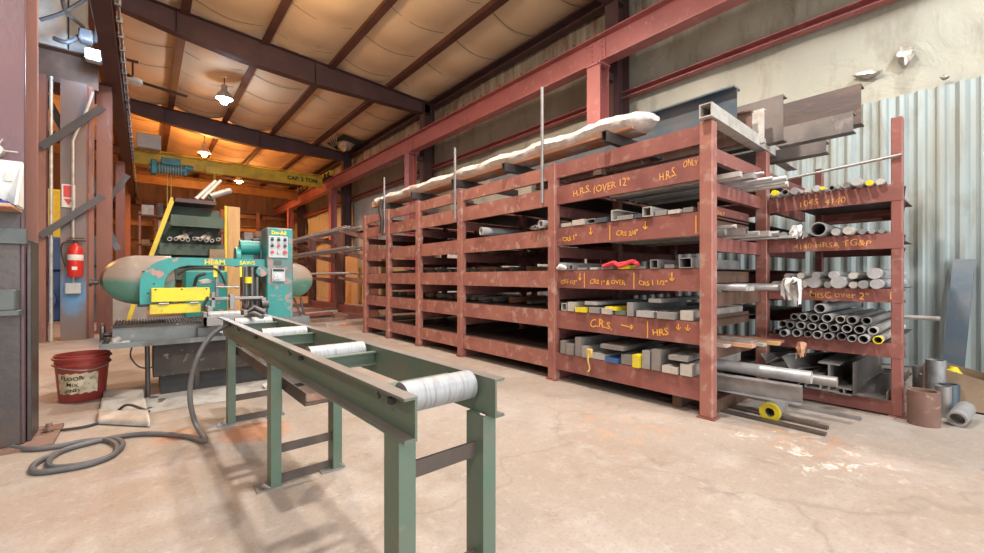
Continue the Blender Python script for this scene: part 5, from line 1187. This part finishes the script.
for z, n, nm_ in ((1.0, 6, 'lowest'), (1.60, 7, 'middle'), (2.10, 5, 'top')):
    for k in range(n):
        x = 3.56+k*.10; y0 = 9.4+rg.random()*.9; h = rg.uniform(.03, .06); mb = MB()
        if rg.random() < .5: mb.box((x, y0, z+.062), (x+.07, 16, z+.062+h))
        else: mb.cyl((x+.03, y0, z+.065+h/2), (x+.03, 16, z+.065+h/2), h/2, n=10, hole=.7)
        solo('long_bar', mb, rg.choice(['steelw', 'steel', 'steel3']), 'long bar on the %s arms of the cantilever rack, %s' % (nm_, nth(k, n)), 'steel bar', 'bars on the cantilever rack, %s arms' % nm_)
rg = random.Random(22)
for k in range(9):
    x = 2.0+rg.random()*1.1; y = 8.2+rg.random()*2.0+k*.1; L = rg.uniform(.8, 1.3); a = rg.uniform(-.5, .5); z = .0+.07*(k % 3)
    mb = MB().bar((x, y, z+.03), (x+L*math.cos(a), y+L*math.sin(a), z+.03), .09, .055); solo('scrap_beam', mb, rg.choice(['rust', 'wood', 'steelw', 'rack']), 'loose %s on the floor before the cantilever rack, %s' % ('timber or bar', nth(k, 9, 'near', 'far')), 'steel bar', 'loose bars on the far floor')
# wall panels and clutter leaning on the far right wall
for i, (y0, y1, z) in enumerate([(11.2, 12.6, 1.9), (13.1, 14.6, 2.2), (15.0, 16.2, 1.8)]):
    mb = MB().box((6.0, y0, 0), (6.05, y1, z)); solo('plywood_sheet', mb, 'ply', 'plywood sheet leaning near the right wall, %s' % ['nearest', 'middle', 'farthest'][i], 'panel', 'plywood sheets on the right side')
# neighbouring bay clutter seen between the left columns
c = onY(50, 205, 14); mb = MB().box((c.x-.5, 13.8, 0), (c.x+.4, 14.6, c.z+.35), .03); solo('yellow_cabinet', mb, 'yellow', 'yellow machine housing glimpsed between the left columns', 'machine')
c = onY(58, 300, 14); mb = MB().box((c.x-.6, 13.6, 0), (c.x+.6, 14.8, 1.15), .03).box((c.x-.3, 13.5, 1.15), (c.x+.5, 14.4, 1.9), .03).cyl((c.x-.2, 13.5, .5), (c.x-.2, 13.3, .5), .25, n=16); solo('blue_machine', mb, 'blue', 'blue machine standing beyond the left columns', 'machine')
c = onY(95, 300, 13); mb = MB().box((c.x-.35, 12.8, 0), (c.x+.30, 13.4, 1.25), .02).box((c.x-.2, 12.7, 1.25), (c.x+.1, 13.2, 1.9), .02).cyl((c.x+.1, 12.75, .8), (c.x+.1, 12.6, .8), .2, n=14); solo('dark_machine', mb, 'bluesteel', 'dark steel machine behind the extinguisher column', 'machine')
c = onY(118, 300, 12.5); mb = MB().box((c.x-.15, 12.4, 0), (c.x+.5, 13, .75), .02).box((c.x-.1, 12.4, .75), (c.x+.1, 12.9, 1.3), .02); solo('grey_cabinet', mb, 'panelgrey', 'pale grey cabinet beyond the left wheel cover', 'machine')
# far mezzanine : horizontal rails across the far end
for i, z in enumerate((1.6, 2.6, 3.5, 4.2)):
    mb = MB().sec((-4, 25.2, z), (6, 25.2, z), csec(.14, .26, .014)); solo('far_rail', mb, 'purlin' if i % 2 else 'crane2', 'horizontal beam across the far end, %s' % ['lowest', 'second from floor', 'third from floor', 'highest'][i], 'beam', 'beams across the far end')
for i, x in enumerate((-3.5, -1.2, .4, 1.6, 3.0, 4.6)):
    mb = MB().sec((x, 25.0, 0), (x, 25.0, 4.4), isec(.16, .16, .012, .01), up=(0, 1, 0)); solo('far_post', mb, 'purlin', 'post of the far end framework, %s' % nth(i, 6), 'column', 'posts across the far end')

rg = random.Random(77)
for i, (x, y) in enumerate([(-.1, 13.5), (.9, 15.0), (1.9, 14.0), (2.7, 16.5), (.3, 17.5)]):
    t = thing('storage_shelving', 'orange lit shelving unit far behind the saw, %s' % nth([0, 2, 3, 4, 1][i], 5), 'shelving', (x, y, 0), 'shelving behind the saw')
    h = rg.uniform(1.9, 2.8); w_ = .9
    for dx in (0, w_):
        for dy in (0, .5): build('upright', MB().box((x+dx-.02, y+dy-.02, 0), (x+dx+.02, y+dy+.02, h)), 'col', t)
    for k in range(4):
        z = .3+k*(h-.4)/3; build('shelf', MB().box((x-.02, y-.02, z), (x+w_+.02, y+.52, z+.03)), 'purlin', t)
        for q in range(3):
            bw = rg.uniform(.12, .26); bh = rg.uniform(.1, .35); bx_ = x+.03+q*.3
            solo('storage_box', MB().box((bx_, y+.05, z+.03), (bx_+bw, y+.4, z+.03+bh), .01), rg.choice(['card', 'grease', 'crane2', 'boxgrey', 'steel3']), 'small box on the %s shelf of %s far shelving unit, %s' % (ORD[k], ORD[i], ['left', 'middle', 'right'][q]), 'box', 'boxes on the far shelving')
# ================================================================== LIGHT, WORLD, CAMERA
def area(name, loc, rot, sx, sy, e, col):
    l = bpy.data.lights.new(name, 'AREA'); l.shape = 'RECTANGLE'; l.size = sx; l.size_y = sy; l.energy = e; l.color = col
    o = bpy.data.objects.new(name, l); COL.objects.link(o); o.location = loc; o.rotation_euler = rot; return o
# unseen area light added at the hall's open end, filling from behind the camera
area('open_end_fill', (1.2, -4.8, 2.3), (R(90), 0, 0), 6.5, 4.2, 330, (.96, .98, 1.0))
w = bpy.data.worlds.new('world'); SC.world = w; w.use_nodes = True
bg = w.node_tree.nodes['Background']; bg.inputs[0].default_value = (.93, .96, 1, 1); bg.inputs[1].default_value = .5
cam = bpy.data.cameras.new('camera'); co = bpy.data.objects.new('camera', cam); COL.objects.link(co)
cam.sensor_width = 36; cam.lens = 36*F/984; cam.clip_start = .05; cam.clip_end = 200; cam.shift_y = .5/984
co.location = (0, 0, 1.0); co.rotation_euler = (R(90), 0, -TH)
SC.camera = co
vs_ = SC.view_settings; vs_.view_transform = 'Standard'; vs_.look = 'None'; vs_.gamma = 1; vs_.exposure = 0.25; vs_.use_curve_mapping = False
